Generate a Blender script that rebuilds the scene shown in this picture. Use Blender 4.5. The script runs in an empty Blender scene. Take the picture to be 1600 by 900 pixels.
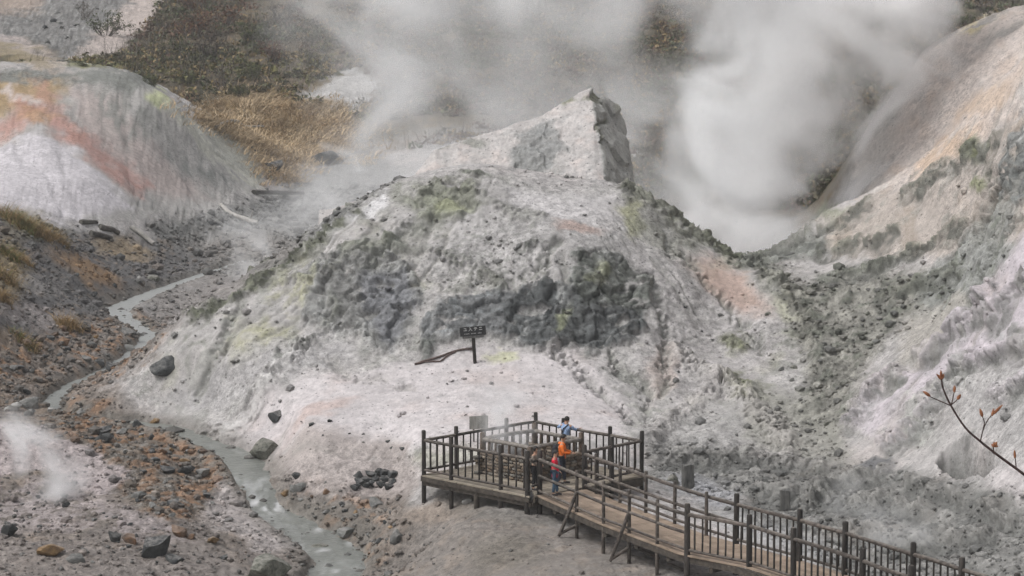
import bpy, bmesh, math, random
import numpy as np
from mathutils import Vector, Matrix, Euler
R = math.radians
random.seed(7); rng = np.random.default_rng(11)
SC = bpy.context.scene
COL = SC.collection

# ------------------------------------------------------------------ camera, sky, sun, exposure
CAM_Z, FPX, PITCH = 16.0, 3800.0, R(6.1)
cam_d = bpy.data.cameras.new("camera"); cam = bpy.data.objects.new("camera", cam_d); COL.objects.link(cam)
cam_d.sensor_width = 36.0; cam_d.lens = 36.0 * FPX / 1600.0
cam_d.clip_start = 0.3; cam_d.clip_end = 2000
cam.location = (0, 0, CAM_Z); cam.rotation_euler = (math.pi / 2 - PITCH, 0, 0)
SC.camera = cam

SUN_EL, SUN_AZ = R(55), R(-105)         # overcast: a broad bright patch of cloud high on the left
world = bpy.data.worlds.new("World"); SC.world = world; world.use_nodes = True
wn, wl = world.node_tree.nodes, world.node_tree.links
sky = wn.new("ShaderNodeTexSky"); sky.sky_type = 'NISHITA'; sky.sun_disc = False
sky.sun_elevation = SUN_EL; sky.sun_rotation = SUN_AZ; sky.dust_density = 3.0; sky.air_density = 1.0
hs = wn.new("ShaderNodeHueSaturation"); hs.inputs['Saturation'].default_value = 0.16
bg = wn["Background"]; bg.inputs[1].default_value = 0.108
wl.new(sky.outputs[0], hs.inputs['Color']); wl.new(hs.outputs[0], bg.inputs[0])
sun_d = bpy.data.lights.new("sun", 'SUN'); sun_d.energy = 1.25; sun_d.angle = R(25); sun_d.color = (1, .985, .975)
sun = bpy.data.objects.new("sun", sun_d); COL.objects.link(sun)
sdir = Vector((math.sin(SUN_AZ) * math.cos(SUN_EL), math.cos(SUN_AZ) * math.cos(SUN_EL), math.sin(SUN_EL)))
sun.rotation_euler = sdir.to_track_quat('Z', 'Y').to_euler()
SC.view_settings.view_transform = 'Standard'; SC.view_settings.look = 'None'
SC.view_settings.gamma = 1.0; SC.view_settings.exposure = 0.66
SC.cycles.use_denoising = True; SC.cycles.denoising_input_passes = 'RGB_ALBEDO_NORMAL'; SC.cycles.denoising_prefilter = 'FAST'
SC.cycles.max_bounces = 12; SC.cycles.diffuse_bounces = 2; SC.cycles.glossy_bounces = 2
SC.cycles.transparent_max_bounces = 12; SC.cycles.volume_bounces = 7; SC.cycles.use_adaptive_sampling = True; SC.cycles.adaptive_threshold = .025; SC.cycles.adaptive_min_samples = 24
SC.cycles.volume_step_rate = 1.1; SC.cycles.volume_max_steps = 128

# ------------------------------------------------------------------ survey helpers: a photo point and a distance give a place
cp, sp = math.cos(PITCH), math.sin(PITCH)
def ray(u, v):
    a, b = (u - 800) / FPX, (v - 450) / FPX
    return Vector((a, cp - b * sp, -sp - b * cp))
def at(u, v, Y):
    d = ray(u, v); return Vector((0, 0, CAM_Z)) + d * (Y / d.y)
def atz(u, v, z):
    d = ray(u, v); return Vector((0, 0, CAM_Z)) + d * ((z - CAM_Z) / d.z)
def survey(P):
    d = P[..., 1] * cp - (P[..., 2] - CAM_Z) * sp
    up = P[..., 1] * sp + (P[..., 2] - CAM_Z) * cp
    d = np.maximum(d, 1.0)
    return 800 + FPX * P[..., 0] / d, 450 - FPX * up / d

# ------------------------------------------------------------------ noise
_perm = rng.permutation(256).astype(np.int32); _perm = np.concatenate([_perm, _perm, _perm])
_g = rng.normal(size=(256, 3)).astype(np.float32); _g /= np.linalg.norm(_g, axis=1)[:, None]
def perlin(P, s=1.0, seed=0):
    P = (np.asarray(P, np.float32) * np.float32(s)) + np.float32(seed * 17.31 + 100)
    i = np.floor(P).astype(np.int32); f = P - i; i &= 255
    w = f * f * f * (f * (f * 6 - 15) + 10)
    out = np.zeros(P.shape[:-1], np.float32)
    for dx in (0, 1):
        a = _perm[i[..., 0] + dx]; wx = w[..., 0] if dx else 1 - w[..., 0]
        for dy in (0, 1):
            b = _perm[(a + i[..., 1] + dy) & 255]; wy = w[..., 1] if dy else 1 - w[..., 1]
            for dz in (0, 1):
                g = _g[_perm[(b + i[..., 2] + dz) & 255]]
                wz = w[..., 2] if dz else 1 - w[..., 2]
                dd = g[..., 0] * (f[..., 0] - dx) + g[..., 1] * (f[..., 1] - dy) + g[..., 2] * (f[..., 2] - dz)
                out += wx * wy * wz * dd
    return out * 1.5
def fbm(P, s, o=4, seed=0, gain=.5):
    t, a, n = 0, 1.0, 0
    for k in range(o):
        t = t + a * perlin(P, s * 2.03 ** k, seed + k); n += a; a *= gain
    return t / n
def ridged(P, s, o=4, seed=0, gain=.55):
    t, a, n = 0, 1.0, 0
    for k in range(o):
        t = t + a * (1 - 2 * np.abs(perlin(P, s * 2.07 ** k, seed + k))); n += a; a *= gain
    return t / n
def blocks(P, cell, seed, jit=.9):      # angular facets: per-cell offset and tilt, tone, and crack distance
    P = np.asarray(P, np.float32) / cell; I = np.floor(P).astype(np.int32)
    d1 = np.full(len(P), 9e9, np.float32); d2 = d1.copy(); h = np.zeros(len(P), np.float32); tone = h.copy()
    for dx in (-1, 0, 1):
        for dy in (-1, 0, 1):
            for dz in (-1, 0, 1):
                J = I + np.array([dx, dy, dz]); k = (J[:, 0] * 73856093) ^ (J[:, 1] * 19349663) ^ (J[:, 2] * 83492791) ^ (seed * 2654435)
                k = k & 0x7fffffff
                r = [(((k // q) * 2654435761) % 65521) / 65521.0 for q in (1, 7, 53)]; r = np.stack(r, 1)
                c = J + .5 + jit * (r - .5); D = P - c; d = (D * D).sum(1).astype(np.float32)
                g = _g[(k // 11) % 256]; hv = (r[:, 0] - .5) + .9 * (D * g).sum(1)
                m = d < d1; d2 = np.where(m, d1, np.minimum(d2, d)); d1 = np.where(m, d, d1); h = np.where(m, hv, h); tone = np.where(m, r[:, 1], tone)
    return h * cell, tone, np.sqrt(d2) - np.sqrt(d1)
def smooth(e0, e1, x):
    t = np.clip((x - e0) / (e1 - e0), 0, 1); return t * t * (3 - 2 * t)

# ------------------------------------------------------------------ object helpers
def tag(o, label=None, cat=None, group=None, kind=None):
    if label: o['label'] = label
    if cat: o['category'] = cat
    if group: o['group'] = group
    if kind: o['kind'] = kind
    return o
def link(o, parent=None):
    COL.objects.link(o)
    if parent: o.parent = parent
    return o
def empty(name, loc, rz=0, **kw):
    o = bpy.data.objects.new(name, None); o.empty_display_size = .2
    o.location = loc; o.rotation_euler = (0, 0, rz); link(o); tag(o, **kw); return o
def np_mesh(name, V, F, mat=None, smooth_=True, col=None, extra=None):
    V = np.asarray(V, np.float32).reshape(-1, 3); F = np.asarray(F, np.int32); k = F.shape[1]
    me = bpy.data.meshes.new(name)
    me.vertices.add(len(V)); me.loops.add(F.size); me.polygons.add(len(F))
    me.vertices.foreach_set('co', V.ravel()); me.loops.foreach_set('vertex_index', F.ravel())
    me.polygons.foreach_set('loop_start', np.arange(0, F.size, k, dtype=np.int32))
    me.polygons.foreach_set('use_smooth', np.full(len(F), smooth_))
    if col is not None:
        a = me.attributes.new('albedo', 'FLOAT_COLOR', 'POINT')
        c = np.ones((len(V), 4), np.float32); c[:, :3] = np.asarray(col).reshape(-1, 3); a.data.foreach_set('color', c.ravel())
    if extra:
        for n, arr in extra.items():
            a = me.attributes.new(n, 'FLOAT', 'POINT'); a.data.foreach_set('value', np.asarray(arr, np.float32).ravel())
    me.update(calc_edges=True)
    if mat: me.materials.append(mat)
    return me
def mesh_obj(name, me, parent=None): return link(bpy.data.objects.new(name, me), parent)

class MB:                                   # collects tubes, boxes and lumps into one mesh
    def __init__(s): s.v, s.f = [], []
    def add(s, V, F):
        n = len(s.v); s.v += [tuple(p) for p in V]; s.f += [tuple(i + n for i in f) for f in F]
    def tube(s, pts, rad, seg=8, wob=0.0, cap=True):
        pts = [Vector(p) for p in pts]
        rad = rad if hasattr(rad, '__len__') else [rad] * len(pts)
        n0 = len(s.v); ref = None
        for i, p in enumerate(pts):
            t = (pts[min(i + 1, len(pts) - 1)] - pts[max(i - 1, 0)]).normalized()
            a = Vector((0, 0, 1)) if abs(t.z) < .9 else Vector((1, 0, 0))
            if ref is not None: a = ref
            x = (a - t * a.dot(t)).normalized(); y = t.cross(x); ref = x
            for k in range(seg):
                q = 2 * math.pi * k / seg; r = rad[i] * (1 + wob * random.uniform(-1, 1))
                s.v.append(tuple(p + x * math.cos(q) * r + y * math.sin(q) * r))
        for i in range(len(pts) - 1):
            for k in range(seg):
                a, b = n0 + i * seg + k, n0 + i * seg + (k + 1) % seg
                s.f.append((a, b, b + seg, a + seg))
        if cap:
            s.f.append(tuple(n0 + k for k in reversed(range(seg))))
            s.f.append(tuple(n0 + (len(pts) - 1) * seg + k for k in range(seg)))
    def log(s, a, b, r, seg=8, n=4, bend=.25, taper=.9):     # a slightly crooked pole with rounded ends
        a, b = Vector(a), Vector(b); d = b - a; L = d.length; e = min(r * .35, L * .2) / L
        ts = [0, e] + [i / n for i in range(1, n)] + [1 - e, 1]
        j = Vector((random.uniform(-1, 1), random.uniform(-1, 1), random.uniform(-1, 1))) * r * bend
        pts = [a + d * t + j * math.sin(t * math.pi) for t in ts]
        rr = [r * (1 + (taper - 1) * t) * random.uniform(.93, 1.07) for t in ts]; rr[0] *= .7; rr[-1] *= .7
        s.tube(pts, rr, seg)
    def box(s, c, sx, sy, sz, M=None):
        V = [Vector((x * sx / 2, y * sy / 2, z * sz / 2)) for x in (-1, 1) for y in (-1, 1) for z in (-1, 1)]
        V = [(M @ p if M else p) + Vector(c) for p in V]
        s.add(V, [(0, 1, 3, 2), (4, 6, 7, 5), (0, 4, 5, 1), (2, 3, 7, 6), (0, 2, 6, 4), (1, 5, 7, 3)])
    def build(s, name, mat, parent=None, smooth_=True, origin=None):
        me = bpy.data.meshes.new(name)
        V = s.v if origin is None else [tuple(Vector(p) - Vector(origin)) for p in s.v]
        me.from_pydata(V, [], s.f); me.update()
        me.polygons.foreach_set('use_smooth', [smooth_] * len(me.polygons))
        if smooth_:
            try: me.set_sharp_from_angle(angle=R(45))
            except Exception: pass
        me.materials.append(mat)
        o = mesh_obj(name, me, parent)
        if origin is not None: o.location = origin
        return o

# ------------------------------------------------------------------ materials
def new_mat(name):
    m = bpy.data.materials.new(name); m.use_nodes = True
    return m, m.node_tree.nodes, m.node_tree.links, m.node_tree.nodes['Principled BSDF']
def mat_ground():
    m, n, l, b = new_mat("altered ground")
    at_ = n.new('ShaderNodeAttribute'); at_.attribute_name = 'albedo'
    wet = n.new('ShaderNodeAttribute'); wet.attribute_name = 'wet'
    geo = n.new('ShaderNodeNewGeometry')
    def noise(sc, det, rough=.6):
        t = n.new('ShaderNodeTexNoise'); t.inputs['Scale'].default_value = sc; t.inputs['Detail'].default_value = det
        t.inputs['Roughness'].default_value = rough; l.new(geo.outputs['Position'], t.inputs['Vector']); return t
    n1, n2, n3 = noise(3.6, 7, .72), noise(.9, 5, .6), noise(13, 4, .75)
    def ramp(t, lo, hi, a=.35, b_=.65):
        r = n.new('ShaderNodeMapRange'); r.inputs['From Min'].default_value = a; r.inputs['From Max'].default_value = b_
        r.inputs['To Min'].default_value = lo; r.inputs['To Max'].default_value = hi
        l.new(t.outputs[0], r.inputs['Value']); return r
    r1, r2, r3 = ramp(n1, .72, 1.18, .36, .60), ramp(n2, .82, 1.13), ramp(n3, .74, 1.17)
    def mul(a, c):
        x = n.new('ShaderNodeMath'); x.operation = 'MULTIPLY'; l.new(a.outputs[0], x.inputs[0]); l.new(c.outputs[0], x.inputs[1]); return x
    k = mul(mul(r1, r2), r3)
    gra = n.new('ShaderNodeAttribute'); gra.attribute_name = 'grain'
    km = n.new('ShaderNodeMix'); km.data_type = 'FLOAT'; km.inputs[2].default_value = 1.0; l.new(gra.outputs['Fac'], km.inputs[0]); l.new(k.outputs[0], km.inputs[3]); k = km
    vm = n.new('ShaderNodeVectorMath'); vm.operation = 'SCALE'
    l.new(at_.outputs['Color'], vm.inputs[0]); l.new(k.outputs[0], vm.inputs['Scale'])
    # scattered dark grit
    vo = n.new('ShaderNodeTexVoronoi'); vo.inputs['Scale'].default_value = 3.4; l.new(geo.outputs['Position'], vo.inputs['Vector'])
    gr = n.new('ShaderNodeMapRange'); gr.inputs['From Min'].default_value = .10; gr.inputs['From Max'].default_value = .20
    gr.inputs['To Min'].default_value = .42; gr.inputs['To Max'].default_value = 1.0
    l.new(vo.outputs['Distance'], gr.inputs['Value'])
    sel = ramp(n2, 1, 0, .47, .56)
    mx = n.new('ShaderNodeMath'); mx.operation = 'MAXIMUM'; l.new(gr.outputs[0], mx.inputs[0]); l.new(sel.outputs[0], mx.inputs[1])
    vo2 = n.new('ShaderNodeTexVoronoi'); vo2.inputs['Scale'].default_value = 6.5; l.new(geo.outputs['Position'], vo2.inputs['Vector'])
    g2 = n.new('ShaderNodeMapRange'); g2.inputs['From Min'].default_value = .12; g2.inputs['From Max'].default_value = .22; g2.inputs['To Min'].default_value = .5
    l.new(vo2.outputs['Distance'], g2.inputs['Value']); s2 = n.new('ShaderNodeSeparateColor'); l.new(vo2.outputs['Color'], s2.inputs[0])
    s3 = n.new('ShaderNodeMath'); s3.operation = 'LESS_THAN'; s3.inputs[1].default_value = .62; l.new(s2.outputs[0], s3.inputs[0])
    m3 = n.new('ShaderNodeMath'); m3.operation = 'MAXIMUM'; l.new(g2.outputs[0], m3.inputs[0]); l.new(s3.outputs[0], m3.inputs[1])
    mx = mul(mx, m3)
    vm2 = n.new('ShaderNodeVectorMath'); vm2.operation = 'SCALE'
    l.new(vm.outputs[0], vm2.inputs[0]); l.new(mx.outputs[0], vm2.inputs['Scale'])
    l.new(vm2.outputs[0], b.inputs['Base Color'])
    rr = n.new('ShaderNodeMapRange'); rr.inputs['To Min'].default_value = .93; rr.inputs['To Max'].default_value = .42
    l.new(wet.outputs['Fac'], rr.inputs['Value']); l.new(rr.outputs[0], b.inputs['Roughness'])
    b.inputs['Specular IOR Level'].default_value = .3
    bp = n.new('ShaderNodeBump'); bp.inputs['Strength'].default_value = .32; bp.inputs['Distance'].default_value = .10; gs = n.new('ShaderNodeMath'); gs.operation = 'MULTIPLY'; gs.inputs[1].default_value = .36; l.new(gra.outputs['Fac'], gs.inputs[0]); l.new(gs.outputs[0], bp.inputs['Strength'])
    ad = n.new('ShaderNodeMath'); ad.operation = 'MULTIPLY_ADD'; ad.inputs[1].default_value = .45
    l.new(n3.outputs[0], ad.inputs[0]); l.new(n1.outputs[0], ad.inputs[2])
    l.new(ad.outputs[0], bp.inputs['Height']); l.new(bp.outputs[0], b.inputs['Normal'])
    return m
def mat_rock(name, c1, c2, sc=3.0, bump=.6, rough=.9):
    m, n, l, b = new_mat(name)
    tc = n.new('ShaderNodeTexCoord'); oi = n.new('ShaderNodeObjectInfo')
    t = n.new('ShaderNodeTexNoise'); t.inputs['Scale'].default_value = sc; t.inputs['Detail'].default_value = 6; t.inputs['Roughness'].default_value = .65
    geo = n.new('ShaderNodeNewGeometry'); l.new(geo.outputs['Position'], t.inputs['Vector'])
    cr = n.new('ShaderNodeValToRGB'); cr.color_ramp.elements[0].position = .35; cr.color_ramp.elements[1].position = .68
    cr.color_ramp.elements[0].color = (*c1, 1); cr.color_ramp.elements[1].color = (*c2, 1); l.new(t.outputs[0], cr.inputs[0])
    mr = n.new('ShaderNodeMapRange'); mr.inputs['To Min'].default_value = .7; mr.inputs['To Max'].default_value = 1.35
    l.new(oi.outputs['Random'], mr.inputs['Value'])
    vm = n.new('ShaderNodeVectorMath'); vm.operation = 'SCALE'; l.new(cr.outputs[0], vm.inputs[0]); l.new(mr.outputs[0], vm.inputs['Scale'])
    sp_ = n.new('ShaderNodeSeparateXYZ'); l.new(geo.outputs['Normal'], sp_.inputs[0])
    du = n.new('ShaderNodeMapRange'); du.interpolation_type = 'SMOOTHSTEP'; du.inputs['From Min'].default_value = .35; du.inputs['From Max'].default_value = 1.05; du.inputs['To Max'].default_value = .75
    l.new(sp_.outputs['Z'], du.inputs['Value']); dm = n.new('ShaderNodeMath'); dm.operation = 'MULTIPLY'; dm.use_clamp = True
    dn = n.new('ShaderNodeMapRange'); dn.inputs['From Min'].default_value = .42; dn.inputs['From Max'].default_value = .68; l.new(t.outputs[0], dn.inputs['Value'])
    l.new(du.outputs[0], dm.inputs[0]); l.new(dn.outputs[0], dm.inputs[1]); mixd = n.new('ShaderNodeMix'); mixd.data_type = 'RGBA'
    l.new(dm.outputs[0], mixd.inputs[0]); l.new(vm.outputs[0], mixd.inputs[6]); mixd.inputs[7].default_value = (.24, .222, .21, 1)
    l.new(mixd.outputs[2], b.inputs['Base Color']); b.inputs['Roughness'].default_value = rough
    b.inputs['Specular IOR Level'].default_value = .3
    t2 = n.new('ShaderNodeTexNoise'); t2.inputs['Scale'].default_value = sc * 4; t2.inputs['Detail'].default_value = 5
    l.new(geo.outputs['Position'], t2.inputs['Vector'])
    bp = n.new('ShaderNodeBump'); bp.inputs['Strength'].default_value = bump; bp.inputs['Distance'].default_value = .06
    l.new(t2.outputs[0], bp.inputs['Height']); l.new(bp.outputs[0], b.inputs['Normal'])
    return m
def mat_attr(name, rough=.85, lo=.75, hi=1.2, sc=6.0, trans=0.0):
    m, n, l, b = new_mat(name)
    a = n.new('ShaderNodeAttribute'); a.attribute_name = 'albedo'
    geo = n.new('ShaderNodeNewGeometry'); t = n.new('ShaderNodeTexNoise'); t.inputs['Scale'].default_value = sc; t.inputs['Detail'].default_value = 3
    l.new(geo.outputs['Position'], t.inputs['Vector'])
    mr = n.new('ShaderNodeMapRange'); mr.inputs['From Min'].default_value = .3; mr.inputs['From Max'].default_value = .7
    mr.inputs['To Min'].default_value = lo; mr.inputs['To Max'].default_value = hi; l.new(t.outputs[0], mr.inputs['Value'])
    vm = n.new('ShaderNodeVectorMath'); vm.operation = 'SCALE'; l.new(a.outputs['Color'], vm.inputs[0]); l.new(mr.outputs[0], vm.inputs['Scale'])
    l.new(vm.outputs[0], b.inputs['Base Color']); b.inputs['Roughness'].default_value = rough; b.inputs['Specular IOR Level'].default_value = .25
    return m
def mat_plain(name, c1, c2, sc=8.0, rough=.8, stretch=None, vary=False):
    m, n, l, b = new_mat(name)
    tc = n.new('ShaderNodeTexCoord'); mp = n.new('ShaderNodeMapping')
    if stretch: mp.inputs['Scale'].default_value = stretch
    l.new(tc.outputs['Object'], mp.inputs['Vector'])
    t = n.new('ShaderNodeTexNoise'); t.inputs['Scale'].default_value = sc; t.inputs['Detail'].default_value = 5
    l.new(mp.outputs[0], t.inputs['Vector'])
    cr = n.new('ShaderNodeValToRGB'); cr.color_ramp.elements[0].position = .32; cr.color_ramp.elements[1].position = .7
    cr.color_ramp.elements[0].color = (*c1, 1); cr.color_ramp.elements[1].color = (*c2, 1)
    l.new(t.outputs[0], cr.inputs[0]); src = cr.outputs[0]
    if vary:                                 # every log weathered differently, tops bleached
        oi = n.new('ShaderNodeObjectInfo'); mr = n.new('ShaderNodeMapRange'); mr.inputs['To Min'].default_value = .6; mr.inputs['To Max'].default_value = 1.25
        l.new(oi.outputs['Random'], mr.inputs['Value']); vm = n.new('ShaderNodeVectorMath'); vm.operation = 'SCALE'; l.new(src, vm.inputs[0]); l.new(mr.outputs[0], vm.inputs['Scale'])
        geo = n.new('ShaderNodeNewGeometry'); sx = n.new('ShaderNodeSeparateXYZ'); l.new(geo.outputs['Normal'], sx.inputs[0]); t3 = n.new('ShaderNodeTexNoise'); t3.inputs['Scale'].default_value = 2.5; t3.inputs['Detail'].default_value = 4; l.new(geo.outputs['Position'], t3.inputs['Vector'])
        d1 = n.new('ShaderNodeMapRange'); d1.inputs['From Min'].default_value = .4; d1.inputs['From Max'].default_value = 1.0; d1.inputs['To Max'].default_value = .55; l.new(sx.outputs['Z'], d1.inputs['Value'])
        d2 = n.new('ShaderNodeMapRange'); d2.inputs['From Min'].default_value = .4; d2.inputs['From Max'].default_value = .62; l.new(t3.outputs[0], d2.inputs['Value'])
        dm = n.new('ShaderNodeMath'); dm.operation = 'MULTIPLY'; dm.use_clamp = True; l.new(d1.outputs[0], dm.inputs[0]); l.new(d2.outputs[0], dm.inputs[1])
        mi = n.new('ShaderNodeMix'); mi.data_type = 'RGBA'; l.new(dm.outputs[0], mi.inputs[0]); l.new(vm.outputs[0], mi.inputs[6]); mi.inputs[7].default_value = (.23, .205, .18, 1); src = mi.outputs[2]
    l.new(src, b.inputs['Base Color'])
    b.inputs['Roughness'].default_value = rough; b.inputs['Specular IOR Level'].default_value = .3
    bp = n.new('ShaderNodeBump'); bp.inputs['Strength'].default_value = .35; bp.inputs['Distance'].default_value = .02
    l.new(t.outputs[0], bp.inputs['Height']); l.new(bp.outputs[0], b.inputs['Normal'])
    return m
M_GROUND = mat_ground()
# ------------------------------------------------------------------ the lie of the land: surveyed points
def ptz(lst): return [atz(u, v, z) for u, v, z in lst]
def ptY(lst): return [at(u, v, Y) for u, v, Y in lst]
CP = []
CP += [Vector(p) for p in [(0, -6, 14.5), (-3, 2, 14.0), (4, 2, 14.0), (0, 10, 10.2), (8, 10, 10.2), (-8, 10, 10.2), (-8, 25, 5), (8, 25, 5), (0, 25, 4.6), (-10, 45, -.5),
        (0, 45, -1), (10, 45, -.5), (-16, 62, -2), (0, 64, -2.4), (16, 60, -.6), (22, 60, 1)]]
CP += ptz([(-60, 900, -1.8), (100, 900, -2.0), (300, 900, -2.3), (440, 900, -2.8), (560, 900, -3.0), (640, 890, -2.8), (700, 900, -1.9), (830, 900, -1.3), (560, 1000, -3.2),
           (960, 850, -.95), (1075, 910, -1.0), (700, 830, -1.15), (661, 765, -.7), (831, 800, -.7), (760, 790, -.75), (700, 750, -.6), (620, 800, -1.7), (600, 760, -1.4),
           (430, 790, -2.05), (390, 720, -1.15), (330, 680, -.62), (250, 655, -.35), (90, 610, -.2), (150, 575, .0), (230, 530, .2), (190, 485, .35), (250, 455, .5), (330, 425, .85), (400, 400, 1.25),
           (-60, 655, .35), (0, 662, .2), (70, 682, -.15), (140, 712, -.65), (200, 740, -1.1), (0, 720, -.7), (0, 770, -1.5), (100, 760, -1.45), (180, 790, -1.35), (260, 815, -1.6), (320, 845, -2.1), (100, 850, -1.8),
           (250, 700, -.85), (300, 760, -1.6), (370, 830, -2.25), (0, 638, -.05), (60, 648, -.25),
           (0, 600, .35), (-60, 600, .7), (0, 540, 1.4), (0, 480, 2.7), (-60, 440, 4.2), (0, 400, 4.0), (120, 470, 1.4), (120, 530, .6), (120, 410, 2.5), (200, 430, 1.3), (60, 350, 4.6), (220, 390, 2.0), (300, 380, 1.7)])
CP += ptY([(0, 338, 147), (150, 345, 154), (250, 350, 160), (330, 335, 168), (430, 312, 185), (500, 285, 195), (560, 260, 204), (470, 255, 204), (430, 220, 214), (330, 205, 212), (480, 340, 178), (420, 360, 168), (540, 300, 188)])
# left ridge hill
CP += ptY([(-120, 118, 175), (0, 125, 175), (100, 128, 176), (220, 132, 178), (260, 155, 178), (300, 195, 180), (345, 245, 183), (400, 290, 187),
           (0, 220, 165), (40, 190, 167), (60, 215, 164), (100, 250, 161), (150, 300, 157), (-100, 220, 165), (0, 290, 154), (200, 260, 166), (250, 310, 165), (300, 285, 173), (160, 190, 171), (230, 200, 173),
           (60, 112, 192), (200, 112, 195), (-80, 105, 192)])
CP += [Vector(p) for p in [(-36, 208, 9.5), (-26, 208, 8.0), (-20, 204, 6.5)]]
# hills behind
CP += ptY([(0, 85, 225), (60, 70, 240), (120, 95, 225), (170, 95, 228), (230, 110, 225), (300, 140, 224), (400, 150, 226), (550, 165, 224), (680, 190, 215), (900, 200, 212), (1080, 260, 190), (1100, 150, 225),
           (1300, 150, 230), (1500, 60, 262), (1700, 60, 262), (0, 0, 275), (100, 20, 262), (200, 0, 272), (300, 40, 258), (430, 0, 280), (700, 0, 280), (1000, 0, 280), (1300, 0, 285), (1600, -10, 290)])
CP += ptY([(u, -150, 340) for u in (-150, 150, 450, 800, 1100, 1450, 1750)] + [(u, -420, 430) for u in (-150, 300, 800, 1300, 1750)])
# central mound
CP += ptY([(230, 585, 103.5), (290, 505, 104.5), (370, 460, 105.5), (440, 420, 106.5), (500, 370, 107.3), (580, 312, 108.2), (640, 292, 108.4), (700, 277, 108.4), (740, 268, 108.5), (800, 286, 108), (880, 306, 107.6), (965, 308, 108.2),
           (985, 298, 109), (1040, 330, 109.3), (1100, 370, 109.8), (1140, 405, 110),
           (740, 400, 104), (740, 470, 101.6), (740, 545, 99.5), (740, 600, 96.8), (740, 660, 93.2), (800, 690, 91.5), (640, 400, 104.3), (560, 400, 104.8), (500, 450, 104), (620, 530, 100.4), (480, 530, 101.6), (450, 620, 98),
           (400, 560, 101), (355, 640, 98.5), (300, 600, 101.5), (420, 680, 95.2), (500, 700, 93.2), (600, 640, 95.5), (560, 740, 91.6), (640, 700, 92.0), (900, 400, 103.6), (980, 430, 103.5), (950, 545, 99.7), (950, 640, 95), (1000, 680, 92.4),
           (1100, 450, 105.4), (1100, 560, 101), (1200, 540, 101.2), (1180, 470, 105.3), (1180, 640, 96.3), (1230, 590, 98.6), (860, 560, 98.5), (680, 330, 106.6), (1100, 690, 92.8)])
CP += ptz([(1040, 700, -.15), (1100, 745, -.75), (1200, 800, -.9), (1330, 745, -.35), (1320, 690, .25), (1310, 650, .8), (1295, 600, 1.6), (1285, 550, 2.6), (1255, 480, 4.0), (1200, 440, 5.0), (1165, 407, 5.3),
           (1500, 810, -.1), (1600, 860, .35), (1600, 790, .6), (1400, 900, -.85), (1500, 860, -.6), (1700, 900, .6), (1250, 840, -.95), (1420, 760, -.05), (1180, 720, -.35)])
# hidden ground behind the mound
CP += [Vector(p) for p in [(-16, 118, .6), (-11, 119, 2.0), (-6, 121, 3), (0, 124, 3), (6, 121, 2.4), (10, 120, 1.6), (-18, 112, .2), (-5, 140, 2), (5, 140, 2), (-14, 150, 1.2), (8, 165, 3.5), (-2, 170, 3), (16, 150, 3), (20, 190, 5)]]
# right near slope and far right hill
CP += ptY([(1230, 378, 114.5), (1290, 330, 113.5), (1350, 312, 112.5), (1420, 285, 110.5), (1500, 232, 106.5), (1560, 205, 103), (1600, 172, 101), (1700, 100, 98),
           (1380, 400, 106.5), (1440, 430, 102.5), (1500, 470, 98), (1540, 400, 97), (1480, 340, 104.5), (1420, 520, 98), (1370, 590, 95), (1330, 630, 94), (1440, 650, 89.5), (1600, 600, 83.5), (1600, 480, 87), (1600, 380, 90), (1600, 280, 93.5), (1570, 300, 95),
           (1600, 740, 78.5), (1520, 600, 87.5), (1470, 560, 92), (1560, 680, 82.5), (1390, 680, 90), (1700, 600, 80), (1700, 300, 88), (1290, 400, 110), (1270, 440, 107.5), (1340, 470, 103.5)])
CP += ptY([(1700, -25, 128), (1600, 22, 129), (1510, 50, 132), (1430, 92, 135), (1395, 140, 135.5), (1350, 215, 135), (1330, 290, 131), (1322, 330, 124),
           (1450, 250, 119), (1450, 180, 126), (1550, 150, 117.5), (1600, 120, 114), (1400, 290, 117), (1550, 90, 124), (1500, 200, 115.5)])
CP += [Vector(p) for p in [(16, 136, 4), (17, 148, 4), (22, 150, 7), (30, 150, 9), (14, 128, 2.5)]]

C = np.array([tuple(p) for p in CP]); N = len(C)
def tps(r2): return np.where(r2 > 1e-9, .5 * r2 * np.log(np.maximum(r2, 1e-9)), 0)
SX = np.array([1.0, .8]) / 10.0
def fit(Cp, lam=.004):
    Q = Cp[:, :2] * SX; n = len(Q)
    K = tps(((Q[:, None] - Q[None]) ** 2).sum(-1)) + np.eye(n) * lam
    Pm = np.hstack([np.ones((n, 1)), Q]); A = np.zeros((n + 3, n + 3)); A[:n, :n] = K; A[:n, n:] = Pm; A[n:, :n] = Pm.T
    return Q, np.linalg.solve(A, np.concatenate([Cp[:, 2], np.zeros(3)]))
def evalf(fit_, X, Y):
    Q, w = fit_; n = len(Q); sh = X.shape
    P = np.stack([X.ravel(), Y.ravel()], 1) * SX; out = np.empty(len(P))
    for i in range(0, len(P), 20000):
        p = P[i:i + 20000]; r2 = ((p[:, None] - Q[None]) ** 2).sum(-1)
        out[i:i + 20000] = tps(r2) @ w[:n] + w[n] + p @ w[n + 1:]
    return out.reshape(sh)
LAND = fit(C)
NS = 960
s_ax = np.linspace(-.29, .29, NS)
y_ax = np.concatenate([np.linspace(-4, 60, 60, endpoint=False), np.arange(60, 88, .085), np.arange(88, 112, .05), 112 * np.exp(np.linspace(0, math.log(430 / 112), 330))])
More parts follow.
